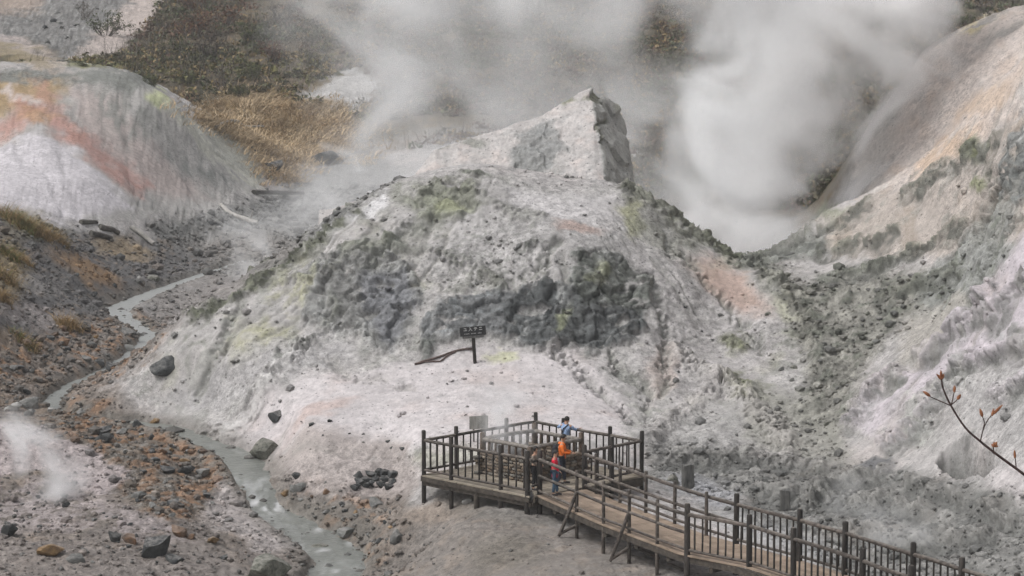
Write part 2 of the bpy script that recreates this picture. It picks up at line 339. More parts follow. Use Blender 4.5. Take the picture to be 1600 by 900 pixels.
# coarse evaluation, then cubic-ish upsample
sc_, yc_ = s_ax[::6], y_ax[::4]
if sc_[-1] != s_ax[-1]: sc_ = np.append(sc_, s_ax[-1])
if yc_[-1] != y_ax[-1]: yc_ = np.append(yc_, y_ax[-1])
wx = lambda Y: 27 + .7 * Y
Zc = evalf(LAND, sc_[None, :] * wx(yc_)[:, None], np.repeat(yc_[:, None], len(sc_), 1))
def catmull(xc, Zc_, xs):
    i = np.clip(np.searchsorted(xc, xs, side='right') - 1, 0, len(xc) - 2)
    h = xc[i + 1] - xc[i]; t = (xs - xc[i]) / h
    m = np.gradient(Zc_, xc, axis=0)
    t = t[:, None]; h = h[:, None]
    return ((2 * t**3 - 3 * t**2 + 1) * Zc_[i] + (t**3 - 2 * t**2 + t) * h * m[i] + (-2 * t**3 + 3 * t**2) * Zc_[i + 1] + (t**3 - t**2) * h * m[i + 1])
Z0 = catmull(sc_, catmull(yc_, Zc, y_ax).T, s_ax).T
X0 = s_ax[None, :] * wx(y_ax)[:, None]; Y0 = np.repeat(y_ax[:, None], NS, 1)
P0 = np.stack([X0, Y0, Z0], -1).astype(np.float32)
def z_base(x, y):
    i = np.interp(y, y_ax, np.arange(len(y_ax))); j = np.interp(x / wx(y), s_ax, np.arange(NS))
    i0 = np.clip(np.floor(i).astype(int), 0, len(y_ax) - 2); j0 = np.clip(np.floor(j).astype(int), 0, NS - 2); fi, fj = i - i0, j - j0
    return (Z0[i0, j0] * (1 - fi) * (1 - fj) + Z0[i0 + 1, j0] * fi * (1 - fj) + Z0[i0, j0 + 1] * (1 - fi) * fj + Z0[i0 + 1, j0 + 1] * fi * fj)
def hit0(u, v, y0=55, y1=300):
    d = ray(u, v); ys = np.arange(y0, y1, .1); k = ys / d.y
    xs, zs = d.x * k, CAM_Z + d.z * k
    below = zs < z_base(xs, ys)
    i = int(np.argmax(below)) if below.any() else len(ys) - 1
    return Vector((xs[i], ys[i], float(z_base(np.array([xs[i]]), np.array([ys[i]]))[0])))

# ------------------------------------------------------------------ zones of the ground (stains, rock types and some painted shade), in survey coordinates
U0, V0 = survey(P0)
def normals(P):
    a = np.gradient(P, axis=1); b = np.gradient(P, axis=0); n = np.cross(a, b); return n / np.maximum(np.linalg.norm(n, axis=-1, keepdims=True), 1e-9)
NR0 = normals(P0)
def zone_tools(P, U, V):
    wob = fbm(P, .55, 5, 3); wob2 = fbm(P, 1.7, 4, 9)
    Uw, Vw = U + 26 * wob + 9 * wob2, V + 20 * fbm(P, .6, 5, 21) + 7 * fbm(P, 1.9, 3, 25)
    def blob(u, v, ru, rv, ang=0, soft=.5):
        c, s = math.cos(R(ang)), math.sin(R(ang)); du, dv = Uw - u, Vw - v
        q = np.sqrt(((du * c + dv * s) / ru) ** 2 + ((-du * s + dv * c) / rv) ** 2)
        return smooth(1 + soft, 1 - soft, q)
    def poly(pts, feather=12):
        pts = np.array(pts, float); out = np.full(U.shape, -1e3, np.float32)
        lo, hi = pts.min(0) - 60 - feather, pts.max(0) + 60 + feather
        sel = (Uw > lo[0]) & (Uw < hi[0]) & (Vw > lo[1]) & (Vw < hi[1])
        x, y = Uw[sel], Vw[sel]; d = np.full(x.shape, 1e9); ins = np.zeros(x.shape, bool)
        for k in range(len(pts)):
            a, b = pts[k], pts[(k + 1) % len(pts)]; e = b - a
            t = np.clip(((x - a[0]) * e[0] + (y - a[1]) * e[1]) / (e @ e), 0, 1)
            d = np.minimum(d, (x - a[0] - t * e[0]) ** 2 + (y - a[1] - t * e[1]) ** 2)
            c = (a[1] > y) != (b[1] > y)
            with np.errstate(divide='ignore', invalid='ignore'): xi = (b[0] - a[0]) * (y - a[1]) / (b[1] - a[1]) + a[0]
            ins ^= c & (x < xi)
        out[sel] = np.where(ins, np.sqrt(d), -np.sqrt(d))
        return smooth(-feather, feather, out)
    def line(pts, w, feather=1.0):
        d = np.full(U.shape, 1e9, np.float32)
        for a, b in zip(pts[:-1], pts[1:]):
            a, b = np.array(a, float), np.array(b, float); e = b - a
            t = np.clip(((Uw - a[0]) * e[0] + (Vw - a[1]) * e[1]) / (e @ e), 0, 1)
            d = np.minimum(d, (Uw - a[0] - t * e[0]) ** 2 + (Vw - a[1] - t * e[1]) ** 2)
        return smooth(1 + feather, max(0, 1 - feather), np.sqrt(d) / w)
    return blob, poly, line
blob, poly, line = zone_tools(P0, U0, V0)
near = (Y0 < 118)
col = np.empty(P0.shape, np.float32)
def c3(*a): return np.array(a, np.float32)
patch = fbm(P0, .35, 5, 40); patch2 = fbm(P0, 1.3, 5, 50); fine = fbm(P0, 4.5, 4, 60); streak = fbm(P0 * np.array([1.6, .35, .35], np.float32), .8, 5, 70)
def over(m, c, k=1.0, mott=None):
    global col
    m = np.clip(m * k, 0, 1)[..., None]
    cc = np.asarray(c, np.float32)
    col = col * (1 - m) + cc * m
def thr(n, a, b): return smooth(a, b, n)
# base: pale sinter and clay, mottled grey and faintly pink
col[:] = c3(.36, .342, .332)
over(thr(patch, -.1, .45), c3(.41, .375, .36)); over(thr(-patch2, .05, .4), c3(.25, .245, .235), .8); over(thr(fine, .15, .45), c3(.20, .195, .185), .45)
rock = np.zeros(Z0.shape, np.float32); crust = np.zeros(Z0.shape, np.float32); rub = np.zeros(Z0.shape, np.float32)

# back hillsides: dead grass, brush floor
bk = np.maximum(smooth(206, 216, Y0 + 6 * patch), smooth(126, 140, Y0 + 6 * patch) * smooth(7, 10.5, X0 + 2 * patch - .02 * (Y0 - 130)) * smooth(33, 29, X0 - .16 * (Y0 - 130)))
over(bk, c3(.105, .088, .062)); over(bk * thr(patch2, .0, .4), c3(.15, .11, .06)); over(bk * thr(-patch, .0, .4), c3(.055, .055, .035)); over(bk * thr(streak, .1, .4), c3(.11, .075, .05), .7)
over(poly([(-40, 20), (90, -20), (200, -30), (210, 20), (190, 60), (140, 85), (110, 100), (60, 70), (-40, 60)], 10), c3(.17, .165, .16), .9)
gy = poly([(-40, 20), (90, -20), (200, -30), (210, 20), (190, 60), (140, 85), (110, 100), (60, 70), (-40, 60)], 10); over(gy * thr(patch2, .0, .3), c3(.10, .10, .097), .8); over(gy * thr(fine, .1, .3), c3(.27, .265, .255), .7); rub = np.maximum(rub, gy)
over(poly([(-60, -60), (80, -60), (60, 15), (-60, 28)], 10), c3(.30, .24, .20), .8)
over(poly([(110, 92), (150, 55), (215, -10), (260, -10), (235, 40), (190, 75), (160, 95)], 6), c3(.40, .345, .315), .95)
over(poly([(-60, 40), (40, 68), (110, 105), (70, 118), (20, 90), (-60, 75)], 6), c3(.38, .33, .31), .85)
over(blob(30, 88, 60, 12, 15), c3(.20, .16, .08), .7); over(blob(150, 98, 50, 8, 0), c3(.16, .16, .06), .8)
over(poly([(460, 150), (560, 105), (600, 140), (560, 175), (480, 165)], 10), c3(.38, .37, .36), .9)
# far valley floor
vf = poly([(230, 350), (330, 330), (450, 290), (560, 235), (640, 270), (560, 330), (440, 425), (330, 440), (240, 400)], 16); rub = np.maximum(rub, vf * .8)
over(poly([(230, 350), (330, 330), (450, 290), (560, 235), (640, 270), (560, 330), (440, 425), (330, 440), (240, 400)], 16), c3(.155, .153, .145), .95); over(vf * thr(patch2, .0, .3), c3(.10, .10, .095), .8); over(vf * thr(fine, .1, .35), c3(.25, .245, .235), .7)
over(blob(380, 390, 80, 30), c3(.2, .18, .165), .6); over(blob(470, 330, 60, 20), c3(.14, .14, .135), .6)
over(poly([(290, 195), (330, 165), (420, 140), (540, 165), (560, 230), (480, 250), (430, 280), (390, 260), (330, 205)], 10), c3(.27, .19, .10), .9)
over(poly([(380, 240), (440, 225), (500, 250), (460, 290), (410, 285)], 8) * thr(patch2, -.2, .2), c3(.14, .10, .075), .9)
over(poly([(315, 205), (350, 200), (410, 265), (405, 292), (350, 250)], 6), c3(.33, .33, .29), .85)
# left ridge hill
hill = poly([(-120, 120), (0, 124), (215, 128), (260, 150), (305, 195), (345, 245), (405, 292), (330, 330), (200, 345), (-120, 345)], 6) * (Y0 < 192)
over(hill, c3(.34, .325, .31)); over(hill * thr(patch2, -.05, .35), c3(.26, .255, .24), .8)
over(poly([(-120, 122), (110, 124), (110, 145), (60, 165), (20, 180), (-120, 195)], 14), c3(.30, .215, .12), .95)
over(poly([(110, 130), (190, 150), (235, 230), (330, 315), (220, 300), (130, 215)], 14), c3(.36, .30, .28), .75)
over(poly([(130, 135), (230, 150), (260, 200), (200, 230), (160, 190)], 12) * thr(patch2, -.3, .2), c3(.20, .20, .185), .9)
over(poly([(250, 235), (330, 260), (380, 295), (300, 285)], 10) * thr(patch2, -.3, .2), c3(.17, .175, .165), .9)
over(line([(30, 160), (60, 168), (100, 205), (160, 245), (215, 290)], 12, 1.0), c3(.34, .17, .14), .75)
over(line([(60, 135), (85, 165), (120, 215)], 10, .8), c3(.36, .20, .16), .6); over(line([(-60, 235), (10, 205), (45, 178)], 13, .8), c3(.38, .21, .17), .8)
over(line([(12, 140), (25, 152), (60, 158)], 6, .8), c3(.48, .42, .39), .9)
over(blob(60, 180, 26, 10, 0), c3(.35, .22, .12), .7)
over(poly([(-120, 250), (0, 235), (60, 203), (100, 225), (150, 265), (210, 320), (120, 345), (-120, 345)], 9), c3(.47, .445, .46), .95)
over(line([(235, 150), (280, 180), (340, 245), (400, 292)], 7, .9), c3(.45, .44, .38), .85); over(blob(247, 155, 14, 12), c3(.42, .44, .25), .8)
over(poly([(-60, 112), (210, 108), (260, 140), (200, 140), (130, 128), (-60, 124)], 5), c3(.15, .155, .14), .85)
# left bank
lb = poly([(-120, 335), (30, 335), (150, 365), (260, 375), (330, 410), (280, 450), (180, 470), (190, 510), (130, 560), (60, 600), (-120, 610)], 16)
over(lb, c3(.095, .091, .09), .95); rub = np.maximum(rub, lb * .7)
over(lb * thr(patch2, .05, .35), c3(.17, .14, .115), .8); over(blob(130, 420, 60, 14, 25), c3(.24, .15, .08), .8); over(blob(190, 390, 45, 16, 15), c3(.25, .19, .12), .7)
over(blob(30, 445, 60, 14, 8), c3(.22, .205, .195), .8); over(blob(60, 500, 90, 18, 18), c3(.27, .24, .23), .8); over(blob(10, 540, 50, 20, 20), c3(.27, .20, .14), .7)
over(blob(40, 350, 60, 18, 20), c3(.17, .15, .08), .7); over(blob(10, 420, 30, 50), c3(.2, .15, .07), .6)
ru1 = poly([(60, 520), (180, 490), (270, 500), (240, 560), (180, 600), (90, 620), (-60, 640), (-60, 560)], 14)
over(ru1, c3(.17, .145, .125), .9); over(ru1 * thr(patch2, .0, .28), c3(.23, .135, .078), .8); over(ru1 * thr(-patch2, .1, .4), c3(.11, .105, .10), .8); rub = np.maximum(rub, ru1)
over(poly([(230, 470), (330, 430), (430, 425), (380, 460), (300, 500), (250, 520)], 12), c3(.18, .165, .155), .85); rub = np.maximum(rub, .6 * blob(300, 480, 70, 30))
# stones and rust along the lower stream
ru2 = poly([(110, 625), (200, 640), (290, 668), (360, 720), (400, 770), (330, 800), (250, 830), (190, 770), (130, 700), (60, 660)], 12)
over(ru2, c3(.16, .14, .12), .92); over(ru2 * thr(patch2, .0, .3), c3(.215, .135, .085), .8); over(ru2 * thr(-patch2, .1, .4), c3(.20, .19, .175), .8); rub = np.maximum(rub, ru2)
over(blob(300, 775, 60, 22, -10), c3(.235, .14, .085), .85); over(blob(210, 665, 70, 12, 8), c3(.27, .15, .07), .8)
ru3 = poly([(410, 730), (500, 745), (560, 770), (620, 800), (640, 850), (600, 900), (560, 860), (480, 800)], 12)
over(ru3, c3(.17, .15, .13), .9); over(ru3 * thr(patch2, .05, .3), c3(.26, .15, .09), .8); rub = np.maximum(rub, ru3)
# white and pink sinter humps, lower left
over(poly([(-80, 655), (60, 672), (140, 705), (205, 750), (160, 775), (80, 740), (-80, 745)], 8), c3(.40, .36, .355), .9)
over(poly([(-80, 770), (90, 755), (190, 790), (310, 850), (250, 850), (120, 830), (-80, 850)], 8), c3(.36, .33, .325), .85); rub = np.maximum(rub, .5 * blob(80, 790, 130, 40))
fg = poly([(-80, 600), (150, 600), (290, 660), (420, 760), (640, 760), (660, 930), (-80, 930)], 20)
over(fg, c3(.165, .138, .118), .92); over(fg * thr(patch, .1, .35), c3(.20, .145, .10), .55); over(fg * thr(patch2, .0, .3), c3(.125, .11, .098), .8); over(fg * thr(-patch, .05, .35), c3(.195, .172, .16), .7); rub = np.maximum(rub, fg * .55)
over(ru2, c3(.15, .127, .105), .8); over(ru2 * thr(patch2, -.08, .22), c3(.215, .132, .083), .85); over(ru2 * thr(-patch2, .1, .4), c3(.20, .19, .175), .8); over(ru3, c3(.16, .145, .13), .85); over(ru3 * thr(patch2, -.02, .25), c3(.235, .145, .09), .75)
over(poly([(-80, 655), (60, 672), (140, 705), (205, 750), (160, 775), (80, 740), (-80, 745)], 6), c3(.335, .292, .287), .9)
over(poly([(-80, 770), (90, 755), (190, 790), (310, 850), (250, 850), (120, 830), (-80, 850)], 8) * thr(-patch2, -.3, .1), c3(.29, .255, .25), .8)
over(poly([(-80, 840), (300, 850), (460, 920), (-80, 920)], 14), c3(.19, .168, .155), .8); rub = np.maximum(rub, .35 * blob(220, 860, 240, 40))
over(poly([(340, 760), (430, 790), (470, 860), (400, 860), (310, 810)], 10), c3(.34, .31, .30), .85)
over(poly([(600, 800), (700, 780), (870, 810), (1060, 890), (1060, 930), (600, 930)], 18), c3(.165, .147, .132), .92)
over(poly([(600, 800), (700, 780), (870, 810), (1060, 890), (1060, 930), (600, 930)], 18) * thr(patch2, .0, .35), c3(.21, .178, .152), .8)
over(blob(680, 800, 70, 16, -8), c3(.25, .205, .17), .7); over(blob(790, 865, 60, 30), c3(.135, .12, .10), .7); rub = np.maximum(rub, .5 * blob(640, 860, 60, 40))
over(poly([(640, 745), (830, 790), (900, 800), (840, 830), (700, 800)], 10), c3(.15, .14, .125), .6)
# central mound
mound = poly([(210, 600), (290, 500), (440, 415), (580, 305), (740, 262), (880, 300), (985, 292), (1150, 405), (1250, 480), (1290, 600), (1180, 690), (1000, 690), (640, 735), (430, 690), (330, 660)], 8) * near
grit = thr(patch2, -.05, .3)
over(mound, c3(.37, .355, .343), .6); over(mound * grit, c3(.235, .236, .21), .6); over(mound * thr(patch2, .12, .35) * thr(patch, -.1, .2), c3(.16, .165, .14), .5); over(mound * thr(streak, .05, .3) * thr(fine, -.2, .2), c3(.22, .222, .20), .4); over(mound * thr(patch, .15, .4), c3(.34, .335, .25), .45)
pale_front = poly([(335, 650), (400, 610), (480, 590), (600, 570), (690, 555), (740, 548), (870, 545), (930, 560), (985, 630), (970, 680), (850, 690), (640, 700), (470, 680), (400, 690)], 14)
over(pale_front, c3(.47, .437, .435), .94); over(pale_front * thr(patch, .0, .4), c3(.43, .375, .36), .75); over(pale_front * thr(-patch2, .2, .5), c3(.33, .315, .31), .6)  # whiter, faintly pink ground on the mound's lower front
over(poly([(400, 690), (470, 660), (640, 690), (650, 760), (560, 790), (430, 740)], 14), c3(.33, .29, .272), .85)
over(blob(500, 640, 50, 10, -15), c3(.40, .30, .265), .6); over(blob(420, 650, 60, 10, -20), c3(.5, .46, .46), .7)
over(poly([(390, 540), (520, 500), (560, 545), (500, 585), (400, 600), (300, 620), (270, 590)], 14), c3(.33, .318, .315), .7)
over(poly([(620, 330), (800, 285), (880, 310), (965, 315), (1000, 400), (900, 440), (700, 440), (640, 380)], 18) * thr(patch2, -.35, .1), c3(.36, .345, .34), .7)
over(poly([(790, 290), (870, 304), (965, 312), (960, 345), (880, 350), (830, 335)], 8), c3(.46, .44, .435), .85)
over(line([(500, 372), (560, 335), (600, 312)], 9, .8), c3(.5, .49, .49), .85); over(line([(600, 375), (680, 345), (730, 340)], 9, .8), c3(.46, .44, .44), .7)
over(poly([(980, 380), (1100, 420), (1220, 520), (1180, 600), (1060, 640), (1000, 560), (1010, 470)], 18), c3(.355, .335, .33), .7)
over(poly([(980, 380), (1100, 420), (1220, 520), (1180, 600), (1060, 640), (1000, 560), (1010, 470)], 18) * thr(fine, .05, .35), c3(.22, .215, .20), .6)
over(blob(1140, 450, 70, 26, 32), c3(.40, .27, .215), .65); over(blob(905, 358, 34, 9, 8), c3(.42, .31, .27), .7); over(blob(1035, 580, 18, 40, 20), c3(.42, .355, .325), .8)
over(blob(1240, 478, 26, 22, 20), c3(.48, .475, .36), .9)
cut = fbm(P0 * np.array([.7, 1, 1.8], np.float32), 1.1, 5, 130)
def crag(m, c, k=.95, r=1.0):
    global rock
    m = m * (1 - .8 * thr(cut, .14, .26))
    c = np.asarray(c) * .82; over(m, c, k); over(m * thr(patch2, .02, .25), c * 1.6, .8); over(m * thr(streak, .18, .34), c3(.30, .30, .29), .45); over(m * thr(-fine, .15, .4), np.asarray(c) * .6, .7); rock = np.maximum(rock, m * r)
crag(poly([(465, 430), (500, 400), (570, 375), (640, 400), (660, 440), (655, 480), (630, 530), (590, 552), (560, 520), (480, 510)], 9), c3(.175, .175, .168), .88, .8)
over(poly([(560, 430), (640, 420), (650, 480), (600, 545), (575, 500)], 9), c3(.125, .127, .135), .85)
crag(poly([(655, 548), (650, 510), (690, 470), (760, 452), (850, 450), (900, 480), (880, 532), (800, 532), (760, 530), (710, 540)], 8), c3(.115, .12, .122), .9, 1)
crag(poly([(780, 480), (850, 445), (930, 445), (1000, 470), (1005, 520), (960, 550), (870, 545), (830, 540), (800, 515)], 8), c3(.078, .082, .082), .96, 1.1)
crag(poly([(895, 405), (930, 390), (970, 398), (1012, 440), (1010, 485), (960, 480), (910, 470), (893, 435)], 7), c3(.095, .10, .09), .94, 1.1)
crag(poly([(640, 310), (690, 282), (740, 285), (755, 320), (720, 345), (660, 340)], 8), c3(.15, .155, .12), .85, .7)
crag(blob(612, 378, 20, 11), c3(.12, .125, .11), .9, .8); crag(blob(828, 393, 13, 9), c3(.13, .13, .12), .9, .8); crag(blob(735, 272, 22, 8), c3(.11, .115, .095), .9, .8)
crag(poly([(420, 580), (440, 545), (475, 528), (485, 545), (450, 565)], 5), c3(.14, .145, .13), .85, .7)
crag(blob(1152, 535, 20, 20, 60), c3(.13, .135, .085), .85, .7); crag(blob(1165, 610, 32, 22, 20), c3(.15, .155, .095), .85, .7); crag(blob(665, 548, 16, 14), c3(.12, .125, .115), .9, .8)
gp = poly([(660, 350), (760, 335), (860, 370), (880, 430), (780, 450), (690, 440)], 20) * near
over(gp * thr(fine, -.05, .3), c3(.17, .172, .155), .65); rub = np.maximum(rub, gp * .5)
over(poly([(410, 500), (430, 430), (480, 400), (500, 430), (460, 500), (420, 540), (350, 545)], 10) * thr(patch2, -.2, .3), c3(.34, .33, .22), .7)
over(blob(700, 325, 22, 10), c3(.25, .26, .16), .6); over(blob(935, 430, 12, 18), c3(.22, .225, .145), .6); over(blob(990, 340, 14, 30), c3(.30, .30, .16), .7); over(blob(880, 500, 10, 25, 20), c3(.24, .25, .15), .5)
over(blob(785, 555, 20, 7, -15), c3(.42, .42, .28), .8)
crestL = line([(300, 500), (370, 462), (425, 430), (500, 375), (560, 330)], 8, .7) * near * thr(patch2, -.55, -.1)
crestR = line([(978, 300), (1020, 315), (1060, 340), (1100, 372), (1140, 402), (1185, 415), (1230, 455), (1265, 500), (1280, 540)], 11, .7) * near * thr(patch2, -.6, -.15)
over(crestL, c3(.105, .11, .08), .95); over(crestR, c3(.085, .09, .062), .97); crust = np.maximum(crust, np.maximum(crestL * 1.15, crestR * 1.15))
over(line([(985, 305), (1040, 335), (1090, 375), (1060, 380), (1000, 345)], 16, .9) * near, c3(.20, .20, .17), .7)
over(line([(620, 300), (680, 345), (620, 375), (545, 392)], 9, .8), c3(.17, .175, .14), .6)
# gully to the right of the mound
gul = poly([(1170, 410), (1260, 440), (1400, 430), (1480, 420), (1500, 460), (1420, 510), (1370, 560), (1330, 640), (1310, 690), (1240, 650), (1260, 570), (1240, 500)], 18)
over(gul, c3(.185, .18, .158), .9); over(gul * thr(patch2, .0, .3), c3(.11, .115, .095), .8); over(gul * thr(-patch2, .15, .4), c3(.28, .27, .24), .8); rub = np.maximum(rub, gul * .9); crust = np.maximum(crust, gul * thr(patch2, .0, .3) * .5)
over(poly([(1180, 600), (1310, 650), (1340, 740), (1240, 720), (1150, 680)], 16), c3(.22, .215, .19), .8); rub = np.maximum(rub, .6 * blob(1250, 680, 80, 50))
over(line([(1165, 410), (1250, 395), (1330, 365), (1400, 345)], 12, .9), c3(.17, .175, .155), .8); crust = np.maximum(crust, .6 * line([(1190, 405), (1250, 395), (1330, 365)], 12, .9))
over(line([(1290, 440), (1400, 405), (1470, 370), (1510, 340)], 9, .9), c3(.12, .125, .105), .85); crust = np.maximum(crust, .7 * line([(1300, 440), (1400, 405), (1470, 370)], 9, .9))
over(blob(1260, 390, 60, 10, -15), c3(.17, .175, .16), .7); over(blob(1295, 330, 26, 8, -10), c3(.20, .21, .15), .8)
# far right hill: pale, tan and pink scree
rh = poly([(1330, 330), (1345, 215), (1395, 135), (1430, 88), (1510, 45), (1720, -40), (1720, 120), (1600, 172), (1500, 235), (1420, 288)], 5) * (Y0 > 101)
over(rh, c3(.46, .405, .37), .94); over(rh * thr(streak, .0, .35), c3(.44, .365, .315), .8); over(rh * thr(-streak, .1, .45), c3(.38, .36, .34), .7); over(rh * thr(fine, .25, .5), c3(.24, .23, .21), .5)
over(poly([(1330, 330), (1345, 215), (1400, 140), (1400, 220), (1380, 300)], 12) * (Y0 > 110), c3(.37, .355, .335), .6)
over(blob(1480, 240, 60, 18, -35), c3(.43, .315, .225), .75); over(blob(1540, 160, 60, 14, -30), c3(.44, .335, .25), .65); over(blob(1535, 42, 30, 6, -20), c3(.40, .34, .16), .7)
# right near slope
rs = poly([(1280, 345), (1420, 290), (1500, 240), (1600, 178), (1720, 110), (1720, 330), (1600, 380), (1530, 380), (1460, 400), (1380, 400), (1300, 400)], 10) * (Y0 < 118)
over(rs, c3(.37, .325, .29), .85); over(rs * thr(streak, .0, .3), c3(.30, .255, .215), .7); over(rs * thr(-patch2, .1, .4), c3(.25, .24, .215), .8)
over(blob(1525, 235, 22, 14, -15), c3(.17, .18, .10), .9); over(blob(1528, 285, 16, 11), c3(.19, .20, .12), .85); over(blob(1550, 268, 5, 16), c3(.09, .09, .07), .9)
crust = np.maximum(crust, .7 * blob(1525, 235, 22, 14, -15)); crust = np.maximum(crust, .6 * blob(1528, 285, 16, 11))
mid = poly([(1470, 400), (1540, 330), (1580, 300), (1580, 430), (1520, 500), (1470, 500), (1430, 470)], 12)
over(mid, c3(.235, .24, .225), .85); over(mid * thr(patch2, 0, .3), c3(.15, .16, .13), .7); rub = np.maximum(rub, .4 * mid)
crag(poly([(1575, 240), (1592, 205), (1640, 190), (1640, 290), (1590, 330), (1570, 300)], 6), c3(.125, .13, .125), .93, 1.2)
wh = poly([(1330, 650), (1380, 590), (1470, 520), (1560, 440), (1600, 360), (1720, 330), (1720, 620), (1560, 560), (1480, 590), (1420, 640), (1360, 680)], 12)
over(wh, c3(.44, .40, .42), .92); over(wh * thr(-patch2, .1, .45), c3(.33, .325, .32), .75); over(wh * thr(patch, .05, .4), c3(.45, .395, .39), .7)
over(poly([(1420, 510), (1500, 455), (1515, 475), (1440, 560), (1390, 590)], 8), c3(.32, .30, .27), .85)
crag(blob(1505, 585, 16, 28), c3(.17, .18, .16), .85, .8); crag(blob(1395, 595, 10, 14), c3(.16, .165, .15), .85, .7); crag(blob(1535, 472, 12, 8), c3(.16, .165, .15), .85, .8); crag(blob(1559, 458, 6, 9), c3(.09, .09, .09), .9, .8); crag(blob(1585, 525, 10, 16), c3(.17, .17, .16), .85, .7); crag(blob(1450, 610, 70, 12, -30), c3(.24, .235, .22), .6, .6); crag(blob(1440, 665, 30, 24, 40), c3(.22, .225, .205), .7, .5)
over(poly([(1480, 600), (1620, 560), (1700, 600), (1700, 720), (1560, 700), (1500, 660)], 14), c3(.33, .318, .31), .8)
# grey flat to the right of the boardwalk
rub_fl = 0
fl = poly([(1000, 690), (1110, 690), (1220, 720), (1340, 720), (1420, 740), (1500, 755), (1620, 760), (1720, 800), (1720, 960), (1400, 960), (1150, 800), (1010, 760)], 18)
rub = np.maximum(rub, fl * .6); over(fl, c3(.168, .165, .155), .93); over(fl * thr(patch2, .05, .3), c3(.225, .218, .207), .8); over(fl * thr(-patch2, .08, .35), c3(.11, .11, .104), .8); over(fl * thr(patch * 1.0, .2, .45), c3(.195, .175, .155), .6)
over(blob(1100, 770, 60, 16, 15), c3(.33, .33, .345), .7); over(blob(1210, 840, 100, 18, 18), c3(.30, .30, .30), .6); over(blob(1365, 728, 26, 10), c3(.12, .12, .125), .8); crust = np.maximum(crust, fl * .45 * thr(patch2, -.1, .25))
over(poly([(1000, 690), (1100, 630), (1170, 640), (1150, 700), (1060, 720)], 12), c3(.31, .30, .29), .7)
pit = blob(1512, 718, 46, 26, 0, .25); over(pit, c3(.15, .15, .14), .8)  # shade of the hollow put into the ground colour
over(poly([(1560, 730), (1640, 700), (1700, 760), (1620, 790), (1540, 760)], 10), c3(.42, .39, .385), .8)

# ------------------------------------------------------------------ ridges, gullies and overhangs that can be told apart
featH = np.zeros(Z0.shape, np.float32)
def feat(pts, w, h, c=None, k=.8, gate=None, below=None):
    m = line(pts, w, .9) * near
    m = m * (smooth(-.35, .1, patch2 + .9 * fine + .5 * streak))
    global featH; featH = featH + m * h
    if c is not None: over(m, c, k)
    if below is not None:                    # lowered band under the edge, the overhang's shade put into its colour
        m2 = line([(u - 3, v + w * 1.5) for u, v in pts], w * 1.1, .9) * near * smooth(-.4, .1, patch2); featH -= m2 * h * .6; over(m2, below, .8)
GRN, DGR, WHT, LIL = c3(.135, .14, .112), c3(.10, .102, .09), c3(.46, .445, .43), c3(.45, .41, .43)
feat([(480, 545), (400, 602), (332, 664)], 12, .30, WHT, .7); feat([(860, 552), (930, 596), (990, 660)], 8, -.30, c3(.25, .245, .23), .75); feat([(505, 560), (560, 590), (640, 600)], 8, -.16, c3(.30, .285, .27), .6)
for q in ([(430, 440), (510, 425), (585, 392)], [(600, 372), (690, 395), (790, 448)], [(560, 345), (610, 352), (660, 350)], [(745, 300), (800, 330), (835, 345)], [(690, 450), (760, 440), (850, 440)], [(520, 470), (500, 520), (470, 540)]): feat(q, 9, .18, GRN, .45)
for q in ([(655, 350), (600, 400), (560, 420)], [(880, 380), (850, 420), (800, 440)], [(1010, 430), (1045, 520), (1030, 610)], [(1050, 380), (1110, 450), (1190, 540)], [(950, 560), (1000, 590), (1020, 650)], [(380, 480), (350, 540), (300, 590)]): feat(q, 7, -.26, c3(.21, .212, .19), .7)
feat([(1060, 560), (1130, 600), (1230, 690)], 16, .35, c3(.34, .32, .30), .6); feat([(1130, 600), (1080, 640), (1020, 680)], 12, .25, c3(.37, .345, .33), .5)
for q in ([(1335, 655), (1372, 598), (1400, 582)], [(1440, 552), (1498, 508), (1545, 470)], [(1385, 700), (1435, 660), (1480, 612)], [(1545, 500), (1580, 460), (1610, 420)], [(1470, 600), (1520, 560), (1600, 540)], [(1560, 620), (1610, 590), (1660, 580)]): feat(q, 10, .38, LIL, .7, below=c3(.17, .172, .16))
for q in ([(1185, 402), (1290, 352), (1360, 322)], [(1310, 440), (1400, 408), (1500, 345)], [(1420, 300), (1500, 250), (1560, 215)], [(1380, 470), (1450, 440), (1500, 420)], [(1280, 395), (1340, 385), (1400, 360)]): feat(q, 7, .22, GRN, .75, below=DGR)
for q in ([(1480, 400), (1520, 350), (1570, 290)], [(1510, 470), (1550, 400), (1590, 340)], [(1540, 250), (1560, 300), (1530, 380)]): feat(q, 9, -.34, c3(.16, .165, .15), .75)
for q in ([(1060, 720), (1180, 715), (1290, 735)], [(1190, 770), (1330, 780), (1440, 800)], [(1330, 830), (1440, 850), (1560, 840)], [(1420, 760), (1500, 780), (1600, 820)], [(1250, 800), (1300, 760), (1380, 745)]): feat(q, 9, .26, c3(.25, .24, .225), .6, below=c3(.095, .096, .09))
grain = np.clip(.55 + .65 * (1 - np.clip(pale_front + wh * .8 + hill * .6 + rh * .5, 0, 1)) * smooth(-.4, .35, perlin(P0, .3, 205)) + .0, .4, 1.1)
